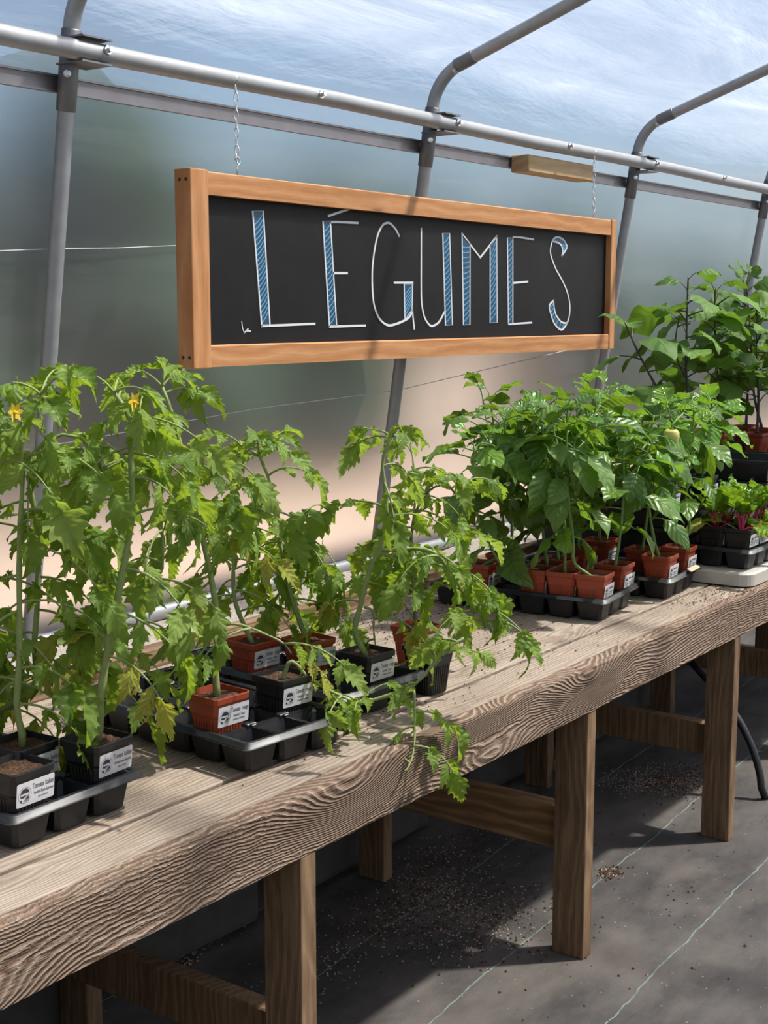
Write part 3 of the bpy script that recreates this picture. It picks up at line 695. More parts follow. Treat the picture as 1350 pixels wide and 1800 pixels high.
# ------------------------------------------------------------------ pots
PH = 0.108
def pot_mesh(name):
    m = MB()
    def ring(h, z, c):
        return [(h-c,-h,z),(h,-h+c,z),(h,h-c,z),(h-c,h,z),(-h+c,h,z),(-h,h-c,z),(-h,-h+c,z),(-h+c,-h,z)]
    rg = [ring(0.0300, 0, 0.008), ring(0.0322, 0.002, 0.008), ring(0.0385, PH*0.62, 0.008), ring(0.0400, PH*0.66, 0.007), ring(0.0420, PH-0.014, 0.006), ring(0.0455, PH-0.012, 0.006), ring(0.0462, PH-0.002, 0.006), ring(0.0456, PH, 0.006), ring(0.0436, PH, 0.006), ring(0.0415, PH-0.014, 0.006), ring(0.0395, PH-0.03, 0.006)]
    for r in rg: m.v += r
    for a in range(len(rg)-1):
        for i in range(8): m.face((a*8+i, a*8+(i+1)%8, (a+1)*8+(i+1)%8, (a+1)*8+i))
    m.face([i for i in range(8)][::-1]); e = (len(rg)-1)*8; m.face([e+i for i in range(8)])
    # ribs on the lower half of each side
    for sd in range(4):
        ca, sa = math.cos(sd*PI/2), math.sin(sd*PI/2)
        for k in range(7):
            x = (k-3)*0.0078
            for (xx) in (x,):
                b = len(m.v)
                for (h, z) in ((0.0322, 0.003), (0.0384, PH*0.60)):
                    for (dx, dy) in ((-0.0022, 0.0), (-0.0012, -0.0018), (0.0012, -0.0018), (0.0022, 0.0)):
                        X, Y = xx*(h/0.0385)+dx, -h+dy
                        m.v.append((X*ca-Y*sa, X*sa+Y*ca, z))
                for q in range(3): m.face((b+q, b+q+1, b+4+q+1, b+4+q))
                m.face((b+4, b+5, b+6, b+7))
    return m.mesh(name)
POT_R, POT_B = pot_mesh('pot_red'), pot_mesh('pot_black')
POT_R.materials.append(M['pot_red']); POT_B.materials.append(M['pot_black'])
def soil_mesh(seed):
    m = MB(); n = 9; h = 0.0412
    for j in range(n+1):
        for i in range(n+1):
            x, y = -h+2*h*i/n, -h+2*h*j/n
            if abs(x) > h-0.001 and abs(y) > h-0.001: x *= 0.93; y *= 0.93
            m.v.append((x, y, PH-0.013+0.004*noise.noise(Vector((x*60, y*60, seed)))+0.003*noise.noise(Vector((x*200, y*200, seed)))+0.003))
    for j in range(n):
        for i in range(n):
            a = j*(n+1)+i; m.face((a, a+1, a+n+2, a+n+1))
    return m.mesh('soil', True)
SOILS = [soil_mesh(k) for k in range(4)]
# sticker: white rounded card, logo and printed lines, in the plane x (right), z (up), facing -y
LW, LH = 0.078, 0.040
def sticker_mesh():
    m = MB(); c = 0.003; w, h = LW/2, LH/2; o = []
    for (cx, cz, a0) in ((w-c, h-c, 0), (-w+c, h-c, 90), (-w+c, -h+c, 180), (w-c, -h+c, 270)):
        for k in range(4): a = R(a0+30*k); o.append((cx+c*math.cos(a), cz+c*math.sin(a)))
    n = len(o); m.v = [(x, -0.0007, z) for x, z in o]+[(x, 0, z) for x, z in o]
    m.face(range(n-1, -1, -1))
    for i in range(n): m.face((i, (i+1)%n, n+(i+1)%n, n+i))
    return m.mesh('sticker')
STICK = sticker_mesh(); STICK.materials.append(M['sticker'])
def logo_mesh():
    m = MB(); cx, cz, r = -LW/2+0.0165, -0.001, 0.0112
    def ringp(r0, r1, a0, a1, n=24):
        b = len(m.v)
        for k in range(n+1):
            a = a0+(a1-a0)*k/n
            m.v.append((cx+r0*math.cos(a), -0.001, cz+r0*math.sin(a))); m.v.append((cx+r1*math.cos(a), -0.001, cz+r1*math.sin(a)))
        for k in range(n): m.face((b+2*k, b+2*k+1, b+2*k+3, b+2*k+2))
    ringp(0.0131, 0.0136, 0, 2*PI, 32)
    def pg(pts): b = len(m.v); m.v += [(cx+x*r, -0.001, cz+z*r) for x, z in pts]; m.face(range(b, b+len(pts)))
    pg([(math.cos(a)*0.80, 0.28+math.sin(a)*0.72) for a in [PI*k/12 for k in range(13)]])       # dark dome
    pg([(-0.80,-0.04),(-0.80,-0.36),(-0.55,-0.28),(-0.25,-0.42),(0.25,-0.16),(0.80,-0.04)])
    pg([(-0.80,-0.62),(-0.80,-1.0),(-0.48,-1.0),(-0.46,-0.74),(-0.62,-0.60)])
    for q in (0.0, 0.22, 0.44): pg([(-0.28+q*1.1,-1.0),(0.30+q*0.8,-0.34-q*0.35),(0.80,-0.14-q*0.9),(0.80,-0.26-q*0.9),(0.36+q*0.8,-0.48-q*0.4),(-0.16+q*1.1,-1.0)])
    pg([(0.50,-1.0),(0.80,-0.78),(0.80,-1.0)])
    for sx in (-1, 1): pg([(sx*0.80,0.28),(sx*0.74,0.28),(sx*0.74,-0.1),(sx*0.80,-0.1)])
    return m.mesh('logo')
LOGO = logo_mesh(); LOGO.materials.append(M['ink'])
def text_mesh(body, size, x, z, maxw):
    cu = bpy.data.curves.new('txt', 'FONT'); cu.body = body; cu.size = size; cu.resolution_u = 2; cu.offset = size*0.012
    o = bpy.data.objects.new('txt', cu); COL.objects.link(o)
    bpy.context.view_layer.update()
    me = bpy.data.meshes.new_from_object(o.evaluated_get(bpy.context.evaluated_depsgraph_get()))
    bpy.data.objects.remove(o); bpy.data.curves.remove(cu)
    wd = max((v.co.x for v in me.vertices), default=1); k = min(1.0, maxw/wd)
    for v in me.vertices: v.co = Vector((x+v.co.x*k, -0.001, z+v.co.y))
    me.materials.clear(); return me
def text_set(lines):
    out = []
    for body, size, x, z, mw, mt in lines:
        me = text_mesh(body, size, x, z, mw); me.materials.append(mt); out.append(me)
    return out
TX = -LW/2+0.032
TEXT_IT = text_set([('Tomate Italien', 0.0128, TX, 0.0050, 0.0445, M['ink_grey']), ('Variété: Roma Supreme', 0.0076, TX+0.003, -0.0050, 0.041, M['ink']), ('déterminée', 0.0045, TX+0.012, -0.0122, 0.026, M['ink_grey'])])
TEXT_RO = text_set([('Tomate  rouge', 0.0128, TX, 0.0050, 0.0445, M['ink_grey']), ('Variété: Trust', 0.0076, TX+0.006, -0.0050, 0.030, M['ink']), ('indéterminée', 0.0056, TX+0.006, -0.0122, 0.032, M['ink'])])
def bars_mesh():                                              # print too small to read
    m = MB()
    for (x0, x1, z0, z1) in ((0, 0.016, 0.006, 0.011), (0.019, 0.036, 0.006, 0.0105), (0.004, 0.034, -0.005, -0.0025), (0.006, 0.032, -0.011, -0.009)):
        b = len(m.v); m.v += [(TX+x0, -0.001, z0), (TX+x1, -0.001, z0), (TX+x1, -0.001, z1), (TX+x0, -0.001, z1)]; m.face((b, b+1, b+2, b+3))
    me = m.mesh('small_print'); me.materials.append(M['ink_grey']); return me
TEXT_PO = TEXT_BE = [bars_mesh()]
def add_pot(root, color, rz, texts=None, seed=0, low=False, dx=0.004):
    q = Matrix.Rotation(rz, 4, 'Z')
    link('pot', POT_R if color == 'red' else POT_B, None, root, q)
    link('soil', SOILS[seed % 4], M['soil'], root, q @ Matrix.Rotation(PI/2*(seed % 4), 4, 'Z'))
    if texts:
        zc = 0.058 if low else 0.070
        h = 0.0322+(0.0418-0.0322)*zc/PH + (0.0014 if not low else 0.002)
        lm = q @ Matrix.Translation((dx, -h-0.0006, zc)) @ Matrix.Rotation(R(6.2), 4, 'X')
        lb = link('pot_label', STICK, None, root, lm); lb['label'] = 'white printed sticker'
        link('logo', LOGO, None, lb)
        for k, me in enumerate(texts): link('lettering', me, None, lb)

# ------------------------------------------------------------------ leaf meshes
def strip_leaf(name, stations, cols, shape, uvn, mats, petiole=None, pet_mat=1):
    """stations: list of (t, halfwidth, tipshift); shape(t, s) -> (dx, dy, dz) additions; s in -1..1"""
    v, f, uvs, mi = [], [], [], []
    n = len(stations); w = len(cols)
    for (t, hw, sh) in stations:
        for s in cols:
            dx, dy, dz = shape(t, s)
            v.append((s*hw+dx, t+sh*abs(s)**2+dy, dz))
    for i in range(n-1):
        for j in range(w-1):
            f.append((i*w+j, i*w+j+1, (i+1)*w+j+1, (i+1)*w+j)); mi.append(0)
            uvs += [((cols[j]+1)/2, stations[i][0]), ((cols[j+1]+1)/2, stations[i][0]), ((cols[j+1]+1)/2, stations[i+1][0]), ((cols[j]+1)/2, stations[i+1][0])]
    if petiole:
        pts, r0, r1 = petiole; m = MB(); m.tube(pts, [r0+(r1-r0)*k/(len(pts)-1) for k in range(len(pts))], 5)
        b = len(v); v += m.v
        for q in m.f: f.append(tuple(b+k for k in q)); mi.append(pet_mat); uvs += [(0.5, 0.5)]*len(q)
    me = bpy.data.meshes.new(name); me.from_pydata(v, [], f); me.polygons.foreach_set('material_index', mi)
    uvl = me.uv_layers.new(name='UVMap'); flat = []
    for p in uvs: flat += p
    uvl.data.foreach_set('uv', flat); me.polygons.foreach_set('use_smooth', [True]*len(f))
    for mt in mats: me.materials.append(mt)
    me.update(); return me
COLS5 = (-1.0, -0.5, 0.0, 0.5, 1.0)
def tomato_leaflet(seed, mat, curl, fold):
    rg = random.Random(seed); st = [(0.0, 0.015, 0.0)]
    teeth = [(0.07,0.18),(0.23,0.32),(0.41,0.30),(0.58,0.20),(0.73,0.12)]
    for t, w in teeth:
        w *= rg.uniform(0.88, 1.12)
        w *= 1+0.0; st.append((t, w*0.92, 0.05)); st.append((t+0.05, w*1.04, 0.11)); st.append((t+0.095, w*0.66, 0.05))
    st.append((1.0, 0.004, 0.0)); ph = rg.uniform(0, 6); tw = rg.uniform(-0.5, 0.5)
    def shape(t, s):
        dz = fold*abs(s)*0.16*(1-t*0.4) - curl*t*t + 0.05*math.sin(t*9+ph+s*2.0)*abs(s) + 0.012*math.sin(t*19+ph)*(1-abs(s)) + tw*0.12*t*s
        return (0.05*math.sin(ph)*t*t, -0.22*curl*t*t, dz)
    return strip_leaf('tomato_leaflet', st, COLS5, shape, None, [mat])
TLEAF = {k: [tomato_leaflet(s, M[k], c, fo) for s, (c, fo) in enumerate(((0.15,0.6),(0.40,0.9),(0.60,-0.7),(0.85,-1.0),(0.3,-0.6),(0.55,1.2)))] for k in ('tomato_leaf','tomato_pale','tomato_yellow')}
def ovate(seed, name, mat, stem_mat, width, curl, fold, pl, wav=0.0, lobes=0.0, tip=1.35, pr=0.018, n=12, crinkle=0.02, peak=0.42):
    rg = random.Random(seed); ph = rg.uniform(0, 6); st = []
    for k in range(n+1):
        t = k/n
        w = width*(math.sin(PI*min(1, t**(math.log(0.5)/math.log(peak))))**0.85)*(1-0.25*max(0, t-0.6)*tip)
        w *= 1+lobes*math.sin(t*PI*5+ph*0)
        st.append((t, max(w, 0.004), 0.0))
    tw = rg.uniform(-0.4, 0.4); bend = rg.uniform(-0.12, 0.12)
    def shape(t, s):
        dz = fold*abs(s)*0.14*math.sin(PI*min(1,t+0.1)) - curl*t*t*0.5 + wav*math.sin(t*13+ph+(2 if s>0 else 0))*abs(s)**1.5 + crinkle*math.sin(t*30)*math.sin(abs(s)*4.5)+tw*0.14*t*s
        return (bend*t*t, -0.18*curl*t*t, dz)
    pts = [(0, -pl*(1-k/4), -0.10*pl*(1-k/4)**2*4*0.5) for k in range(5)]
    me = strip_leaf(name, st, (-1.0,-0.66,-0.33,0.0,0.33,0.66,1.0), shape, None, [mat, stem_mat], (pts, pr*1.25, pr*0.8))
    for v in me.vertices: v.co.y += pl; 
    z0 = 0.20*pl
    for v in me.vertices: v.co.z += z0
    return me
PLEAF = [ovate(s, 'pepper_leaf', M['pepper_leaf'], M['pep_stem'], w, c, fo, 0.45, 0.03) for s, (w, c, fo) in enumerate(((0.30,0.7,0.5),(0.27,1.1,-0.5),(0.33,0.9,0.8),(0.29,1.5,-0.8),(0.31,0.45,0.6)))]
PLIGHT = [ovate(s+20, 'pepper_leaf', M['pepper_light'], M['pep_stem'], w, c, fo, 0.35, 0.05) for s, (w, c, fo) in enumerate(((0.28,0.5,0.7),(0.30,0.9,-0.5),(0.34,0.4,0.9)))]
ELEAF = [ovate(s+40, 'aubergine_leaf', M['egg_leaf'], M['egg_stem'], w, c, fo, 0.45, 0.05, 0.10, 1.2, 0.016) for s, (w, c, fo) in enumerate(((0.38,0.8,0.5),(0.36,1.2,-0.5),(0.42,0.5,0.6),(0.37,1.5,-0.7)))]
CLEAF = [ovate(s+60, 'chard_leaf', M['chard_leaf'], M['chard_stem'], w, c, fo, 0.55, 0.07, 0.0, 0.6, 0.032, 14, 0.05, 0.5) for s, (w, c, fo) in enumerate(((0.30,0.7,0.5),(0.27,1.1,0.8),(0.33,0.4,0.6)))]
YLEAF = [ovate(s+80, 'yellow_leaf', M['tomato_yellow'], M['tom_stem'], 0.27, c, 0.6, 0.4, 0.05) for s, c in enumerate((0.9, 1.6))]

def resample(pts, n):
    L = [0.0]
    for a, b in zip(pts[:-1], pts[1:]): L.append(L[-1]+(b-a).length)
    P = [pts[0]*2-pts[1]]+list(pts)+[pts[-1]*2-pts[-2]]
    out = []
    for k in range(n+1):
        d = L[-1]*k/n; i = 0
        while i < len(L)-2 and L[i+1] < d: i += 1
        s = (d-L[i])/max(1e-9, L[i+1]-L[i]); a, b, c, e = P[i], P[i+1], P[i+2], P[i+3]
        out.append(0.5*((2*b)+(c-a)*s+(2*a-5*b+4*c-e)*s*s+(3*b-a-3*c+e)*s**3))
    return out, L[-1]
def leaf_frame(o, d, up, roll, s):
    y = d.normalized(); x = y.cross(up)
    if x.length < 1e-4: x = y.orthogonal()
    x.normalize(); z = x.cross(y)
    q = Matrix.Rotation(roll, 3, y); return basis(o, q @ x, y, q @ z, (s, s, s))

def tomato_leaf(root, o, az, el, L, droop, rg, mat='tomato_leaf', pairs=2, sc=1.0, stem_mat='tom_stem'):
    d = Vector((math.cos(az)*math.cos(el), math.sin(az)*math.cos(el), math.sin(el))); p = o.copy(); pts = [p.copy()]; ds = [d.copy()]; n = 7
    side_bend = rg.uniform(-0.25, 0.25)
    for k in range(n):
        d = d + Vector((0,0,-droop/n)) + Vector((-d.y, d.x, 0))*side_bend/n; d.normalize(); p = p+d*(L/n); pts.append(p.copy()); ds.append(d.copy())
    m = MB(); m.tube(pts, [0.0026-0.0014*k/n for k in range(n+1)], 5)
    lf = link('leaf', m.mesh('rachis', True), M[stem_mat], root)
    vs_ = TLEAF[mat]; up = Vector((0,0,1))
    def put(pt, dr, s, roll):
        me = vs_[rg.randrange(len(vs_))]
        link('leaflet', me, None, lf, leaf_frame(pt, dr, up+Vector((rg.uniform(-.5,.5), rg.uniform(-1.0,.2), 0)), roll, s))
    put(pts[-1], ds[-1]+Vector((rg.uniform(-.2,.2), rg.uniform(-.2,.2), -0.25)), rg.uniform(0.074, 0.106)*sc, rg.gauss(0, 0.4))
    for q in range(pairs):
        t = 0.90-0.34*q; i = min(n-1, max(1, int(t*n))); tg = ds[i]; sd = tg.cross(up)
        if sd.length < 1e-3: sd = Vector((1,0,0))
        sd.normalize()
        for sg in (-1, 1):
            if rg.random() < 0.06: continue
            dr = sd*sg*rg.uniform(0.7, 1.1)+tg*rg.uniform(0.2, 0.7)+Vector((0,0,-rg.uniform(0.05, 0.9)))
            base = pts[i]+tg*rg.uniform(-0.01, 0.01)
            put(base, dr, rg.uniform(0.048, 0.078)*sc*(1-0.10*q), rg.gauss(0, 0.5))
    return lf

def plant_stem(root, pts, r0, r1, mat, name='stem', n=22):
    P, L = resample(pts, n); m = MB()
    m.tube(P, [r0+(r1-r0)*k/n + 0.0006*math.sin(k*1.9) for k in range(n+1)], 8)
    link(name, m.mesh(name, True), M[mat], root); return P, L

def tomato_plant(loc, rz, color, texts, pix, label, seed, nleaf=13, start=0.12, r0=0.0062, branches=(), sc=1.0, Lr=(0.11, 0.19), pale=0.35, flower=None, push=0.0, stem_mat='tom_stem', soil_h=PH-0.012, yellow_low=2):
    rg = random.Random(seed); root = empty('potted_tomato', loc); loc = Vector(loc); tag(root, label, 'potted plant', 'potted tomato plants')
    add_pot(root, color, rz, texts, seed)
    top_of_soil = loc+Vector((0,0,soil_h-0.004))
    pts = [top_of_soil]+[ondepth(u, v, loc, push*(k+1)/len(pix)) for k, (u, v) in enumerate(pix)]
    pts = [p-loc for p in pts]
    P, L = plant_stem(root, pts, r0, r0*0.5, stem_mat)
    az = rg.uniform(0, 6)
    def along(P, nl, st, Lr, scl, ln):
        nonlocal az
        for k in range(nl):
            t = st+(1-st)*((k+0.5)/nl) if nl > 1 else 0.8
            i = min(len(P)-2, int(t*(len(P)-1))); az += 2.4+rg.uniform(-0.5, 0.5)
            top = t > 0.85
            for _ in range(4):                                 # few leaves hang straight in front of the stem
                if t < 0.8 and math.cos(az-math.atan2(-loc.y, -loc.x)) > 0.55: az += 0.9
            o = P[i].lerp(P[i+1], rg.random())
            mt = 'tomato_pale' if rg.random() < pale else 'tomato_leaf'
            if ln and k < yellow_low and rg.random() < 0.45: mt = 'tomato_yellow'
            tomato_leaf(root, o, az, rg.uniform(0.35, 0.9) if top else rg.uniform(-0.1, 0.6), rg.uniform(*Lr)*(0.72 if top else 1), rg.uniform(0.9, 2.0) if not top else rg.uniform(0.6, 1.6), rg, mt, 2 if rg.random() < 0.75 else 3, scl*(0.85 if top else 1.0), 'tom_stem')
    along(P, round(nleaf*0.72), start, Lr, sc, True)
    for k in range(3):                                         # crown of young leaves
        tomato_leaf(root, P[-1], az+k*2.1, rg.uniform(0.5, 1.2), rg.uniform(0.05, 0.09), 0.9, rg, 'tomato_leaf', 1, sc*0.75)
    for (bp, nl, br, bpush) in branches:
        b = [ondepth(u, v, loc, bpush*k/max(1, len(bp)-1))-loc for k, (u, v) in enumerate(bp)]
        Q, _ = plant_stem(root, b, br, br*0.5, 'tom_stem', 'branch', 14); along(Q, nl, 0.15, (Lr[0]*0.8, Lr[1]*0.8), sc*0.95, False)
    if flower:
        u, v = flower; c = ondepth(u, v, loc, -0.05)-loc
        m = MB()
        for k in range(6):
            a = 2*PI*k/6; d = Vector((math.cos(a), -0.3, math.sin(a))).normalized(); s = d.cross(Vector((0,1,0))).normalized()*0.0045
            b = len(m.v); m.v += [tuple(c), tuple(c+d*0.009+s), tuple(c+d*0.019), tuple(c+d*0.009-s)]; m.face((b, b+1, b+2, b+3))
        m.tube([c, c+Vector((0,-0.012,-0.003))], [0.003, 0.001], 6)
        fl = link('flower', m.mesh('flower'), M['petal'], root); fl['label'] = 'small yellow flower'
    return root

def pot_at(tray, x, y):
    p, ij = tray.nearest((x, y)); return p

# tomato plants of the left tray
tomato_plant(T1.cell(1, 1), R(2), 'black', TEXT_IT, [(38,1280),(29,1245),(34,1160),(34,1050),(34,955),(38,880),(40,820),(36,770),(42,735),(56,708),(72,694)], 'tall tomato with yellow flower in black pot at left picture edge', 11, 21, 0.10, branches=[([(36,775),(22,755),(5,740),(-25,735)], 3, 0.003, 0.02)], flower=(25,724), pale=0.4)
tomato_plant(T1.cell(1, 3), R(0), 'black', TEXT_IT, [(52,1215),(60,1140),(66,1040),(67,950),(58,880),(50,815),(72,782),(100,766),(133,764),(160,788),(180,828)], 'tomato in black pot behind the leftmost flowering tomato, top arching right', 12, 24, 0.10)
tomato_plant(T1.cell(2, 0), R(3), 'black', TEXT_IT, [(176,1265),(175,1245),(180,1200),(191,1130),(203,1070),(220,981),(231,915),(233,870),(230,815),(230,750),(226,730),(214,708),(200,690)], 'tallest tomato with thick forked stem in front right pot of left tray', 13, 17, 0.22, 0.0075, branches=[([(230,752),(240,728),(250,708),(262,690)], 3, 0.004, 0.0), ([(226,812),(205,792),(188,780)], 2, 0.003, 0.0)], flower=(235,706), pale=0.55, yellow_low=2)
r = empty('potted_soil', T1.cell(0, 0)); tag(r, 'black pot of bare soil labelled Tomate Italienne at front left corner', 'pot'); add_pot(r, 'black', R(2), TEXT_IT, 2)
tomato_plant(T1.cell(0, 3), R(0), 'black', TEXT_IT, [(-20,1200),(-15,1080),(-12,960),(-8,860),(0,780),(8,730)], 'tomato rising at the very left edge of the picture', 14, 18, 0.1)
tomato_plant(T1.cell(2, 4), R(0), 'black', TEXT_IT, [(215,1130),(240,1070),(283,1010),(286,960),(284,915),(275,870),(262,830)], 'thin-stemmed tomato at the back right of the left tray', 19, 18, 0.15, 0.004, pale=0.5)
# middle trays
p = pot_at(T2, 1.845, 1.715)
tomato_plant(T2.cell(0, 1), R(-5), 'red', TEXT_RO, [(379,1180),(382,1120),(380,1070),(368,1000),(356,945),(338,880),(328,833),(319,790),(309,750),(297,712),(285,680)], 'tall tomato in ribbed red pot at front of half-empty tray', 15, 13, 0.36, 0.0068, branches=[([(384,1098),(420,1098),(460,1112),(497,1130),(512,1148)], 2, 0.0032, -0.03), ([(330,835),(345,812),(362,792)], 2, 0.003, 0.0)], pale=0.35)
tomato_plant(T2.cell(2, 1), R(-8), 'black', TEXT_RO, [(508,1165),(522,1168),(540,1190),(567,1207),(600,1224),(631,1237)], 'sprawling tomato in black pot, its stem trailing over the bench edge', 16, 4, 0.1, 0.005, branches=[([(513,1245),(550,1250),(584,1247),(631,1237),(687,1221),(727,1205),(749,1183),(780,1145),(815,1122)], 6, 0.0048, -0.03), ([(727,1208),(729,1240),(729,1275),(728,1310),(722,1340),(712,1356)], 4, 0.0028, -0.12)], pale=0.5, sc=0.8, Lr=(0.06,0.12), yellow_low=4)
tomato_plant(T2b.cell(0, 3), R(-5), 'red', TEXT_RO, [(414,1060),(410,1000),(411,930),(414,870),(420,820),(428,790)], 'bushy tomato in red pot at back of the middle trays', 17, 22, 0.15, 0.0055, pale=0.2)
tomato_plant(T2b.cell(1, 2), R(-10), 'red', TEXT_RO, [(515,1058),(504,1008),(495,968),(487,930),(482,880),(470,835),(455,800)], 'tomato with leaning stem in tilted red pot, middle of the trays', 18, 18, 0.2, 0.0062, pale=0.2, branches=[([(497,970),(520,940),(560,915),(590,890)], 3, 0.003, 0.0)])
tomato_plant(T2b.cell(1, 0), R(-4), 'black', TEXT_RO, [(624,1111),(633,1067),(651,1000),(670,962),(679,916),(677,860),(672,818),(678,790),(690,768)], 'tomato with forked drooping side branch in black pot beside open bench', 20, 14, 0.2, 0.0066, branches=[([(673,968),(700,967),(727,964),(755,968),(775,980),(795,1010),(815,1045),(836,1068),(856,1092),(864,1112)], 14, 0.0042, -0.08), ([(640,1067),(655,1075),(657,1110),(660,1135)], 2, 0.003, 0.0)], pale=0.3)
tomato_plant((2.63, 1.80, ZT+0.001), R(-6), 'red', TEXT_RO, [(728,1045),(722,990),(724,935),(735,890),(757,860),(785,852),(800,868)], 'brown-stemmed wilting tomato in small red pot on the open bench', 21, 11, 0.35, 0.0052, branches=[([(724,935),(730,870),(727,820),(722,785)], 5, 0.003, 0.0)], stem_mat='tom_stem_brown', pale=0.1)
r = empty('black_pot', (2.485, 1.665, ZT+0.001)); tag(r, 'empty-looking black pot on the bench under the drooping tomato leaves', 'pot'); add_pot(r, 'black', R(-6), None, 1)

# peppers
def pepper_plant(loc, rz, color, pix, label, seed, h=0.48, nleaf=17, light=0.28, texts=TEXT_PO, sc=1.0, group='potted pepper plants', lib=None, fruit=None):
    rg = random.Random(seed); loc = Vector(loc); root = empty('potted_pepper', loc); tag(root, label, 'potted plant', group)
    add_pot(root, color, rz, texts, seed, low=True, dx=0.012)
    if pix: pts = [Vector((0,0,PH-0.016))]+[ondepth(u, v, loc)-loc for u, v in pix]
    else:
        lean = Vector((rg.uniform(-.05,.05), rg.uniform(-.05,.05), 0)); pts = [Vector((0,0,PH-0.016))]+[Vector((0,0,PH+h*k))+lean*k+Vector((rg.uniform(-.006,.006), rg.uniform(-.006,.006), 0)) for k in (0.25,0.5,0.75,1.0)]
    P, L = plant_stem(root, pts, 0.0050, 0.0028, 'pep_stem')
    az = rg.uniform(0, 6); nleaf = min(nleaf, 16); stems = [(P, 0.22, nleaf)]
    top = P[-1]
    i = int(len(P)*0.68)
    for k in range(2):
        a = rg.uniform(0, 6); e = P[i]+Vector((math.cos(a)*0.08, math.sin(a)*0.08, (top-P[i]).z*rg.uniform(0.75, 1.05)))
        Q, _ = plant_stem(root, [P[i], P[i].lerp(e, 0.5)+Vector((math.cos(a)*0.015, math.sin(a)*0.015, 0)), e], 0.0032, 0.002, 'pep_stem', 'branch', 10); stems.append((Q, 0.3, 6))
    for (S, st, nl) in stems:
        for k in range(nl):
            t = st+(1-st)*((k+0.5)/nl)**0.75; q = min(len(S)-2, int(t*(len(S)-1))); az += 2.4+rg.uniform(-.4,.4)
            tp = t > 0.85
            el = rg.uniform(0.2, 0.9) if tp else rg.uniform(-0.75, 0.35)
            d = Vector((math.cos(az)*math.cos(el), math.sin(az)*math.cos(el), math.sin(el)))
            s = (rg.uniform(0.06, 0.10) if tp else rg.uniform(0.09, 0.145))*sc
            lb = PLIGHT if (lib is None and rg.random() < light) or lib == 'light' else PLEAF
            link('leaf', lb[rg.randrange(len(lb))], None, root, leaf_frame(S[q].lerp(S[q+1], rg.random()), d, Vector((rg.uniform(-.35,.35), rg.uniform(-.35,.35), 1)), rg.gauss(0, 0.3), s))
    if fruit:
        c = ondepth(fruit[0], fruit[1], loc, -0.12)-loc; m = MB(); nn = 12
        prof = [(0.004,0.022),(0.016,0.026),(0.0235,0.018),(0.024,0.004),(0.021,-0.012),(0.017,-0.024),(0.010,-0.031),(0.002,-0.029)]
        for (rr, zz) in prof:
            for k in range(nn): a = 2*PI*k/nn; q = rr*(1+0.10*math.cos(3*a)); m.v.append((c.x+q*math.cos(a), c.y+q*math.sin(a), c.z+zz))
        for j in range(len(prof)-1):
            for k in range(nn): m.face((j*nn+k, (j+1)*nn+k, (j+1)*nn+(k+1)%nn, j*nn+(k+1)%nn))
        m.face(range(nn)); m.face([(len(prof)-1)*nn+k for k in range(nn)][::-1])
        fr = link('fruit', m.mesh('fruit', True), M['fruit'], root); fr['label'] = 'pale yellow bell pepper'
        m = MB(); near = min(P, key=lambda q: (q-c-Vector((0,0,0.05))).length); m.tube([c+Vector((0,0,0.022)), c+Vector((0.002,0,0.042)), (c+near)*0.5+Vector((0,0,0.045)), near], [0.004,0.003,0.003,0.003], 6); link('fruit_stalk', m.mesh('stalk', True), M['pep_stem'], root)
    return root
pepper_plant(T3.cell(0, 0), R(8), 'red', [(1010,990),(1008,956),(1003,910),(999,875),(996,827),(996,770),(998,716)], 'tall pepper in the front corner red pot of the nearer pepper tray', 101)
pepper_plant(T3.cell(0, 2), R(6), 'red', [(888,996),(872,978),(856,950),(846,928),(836,890),(832,855),(838,800),(850,755)], 'pepper leaning left from the leftmost red pot of the pepper trays', 102, nleaf=18)
pepper_plant(T3.cell(0, 1), R(10), 'red', [(993,960),(990,900),(975,820),(950,745)], 'pepper just behind the front corner pot, leaning back left', 103, nleaf=18)
pepper_plant(T3.cell(2, 0), R(5), 'red', [(1088,955),(1094,900),(1097,850),(1096,800),(1100,770)], 'pepper in the right front red pot of the nearer pepper tray', 104)
pepper_plant(T3.cell(1, 2), R(8), 'red', [(955,940),(945,880),(930,800),(915,740)], 'pepper in the middle red pot of the nearer pepper tray', 105)
pepper_plant(T3.cell(2, 2), R(7), 'red', None, 'pepper in the right middle red pot of the nearer pepper tray', 106, 0.44, 20)
pepper_plant(T3.cell(0, 4), R(5), 'red', [(896,960),(897,880),(893,800),(885,735)], 'dark-leaved pepper at the left rear of the nearer pepper tray', 107, nleaf=20)
pepper_plant(T3.cell(2, 4), R(5), 'red', None, 'pepper at the right rear of the nearer pepper tray', 108, 0.48, 20)
pepper_plant(T4.cell(0, 0), R(5), 'red', [(1150,950),(1140,890),(1134,840),(1138,780),(1150,730)], 'pepper in the front left red pot of the farther pepper tray', 109)
pepper_plant(T4.cell(2, 0), R(5), 'red', [(1212,930),(1206,880),(1212,820),(1218,760),(1220,712)], 'pepper bearing one pale yellow fruit, front right of the farther pepper tray', 110, fruit=(1181,770))
pepper_plant(T4.cell(1, 1), R(5), 'red', None, 'pepper in the middle of the farther pepper tray', 111, 0.40, 18)
pepper_plant(T4.cell(0, 3), R(5), 'red', None, 'pepper in the left rear half of the farther pepper tray', 112, 0.46, 18)
pepper_plant(T4.cell(2, 3), R(5), 'red', None, 'pepper in the right rear half of the farther pepper tray', 113, 0.44, 18)
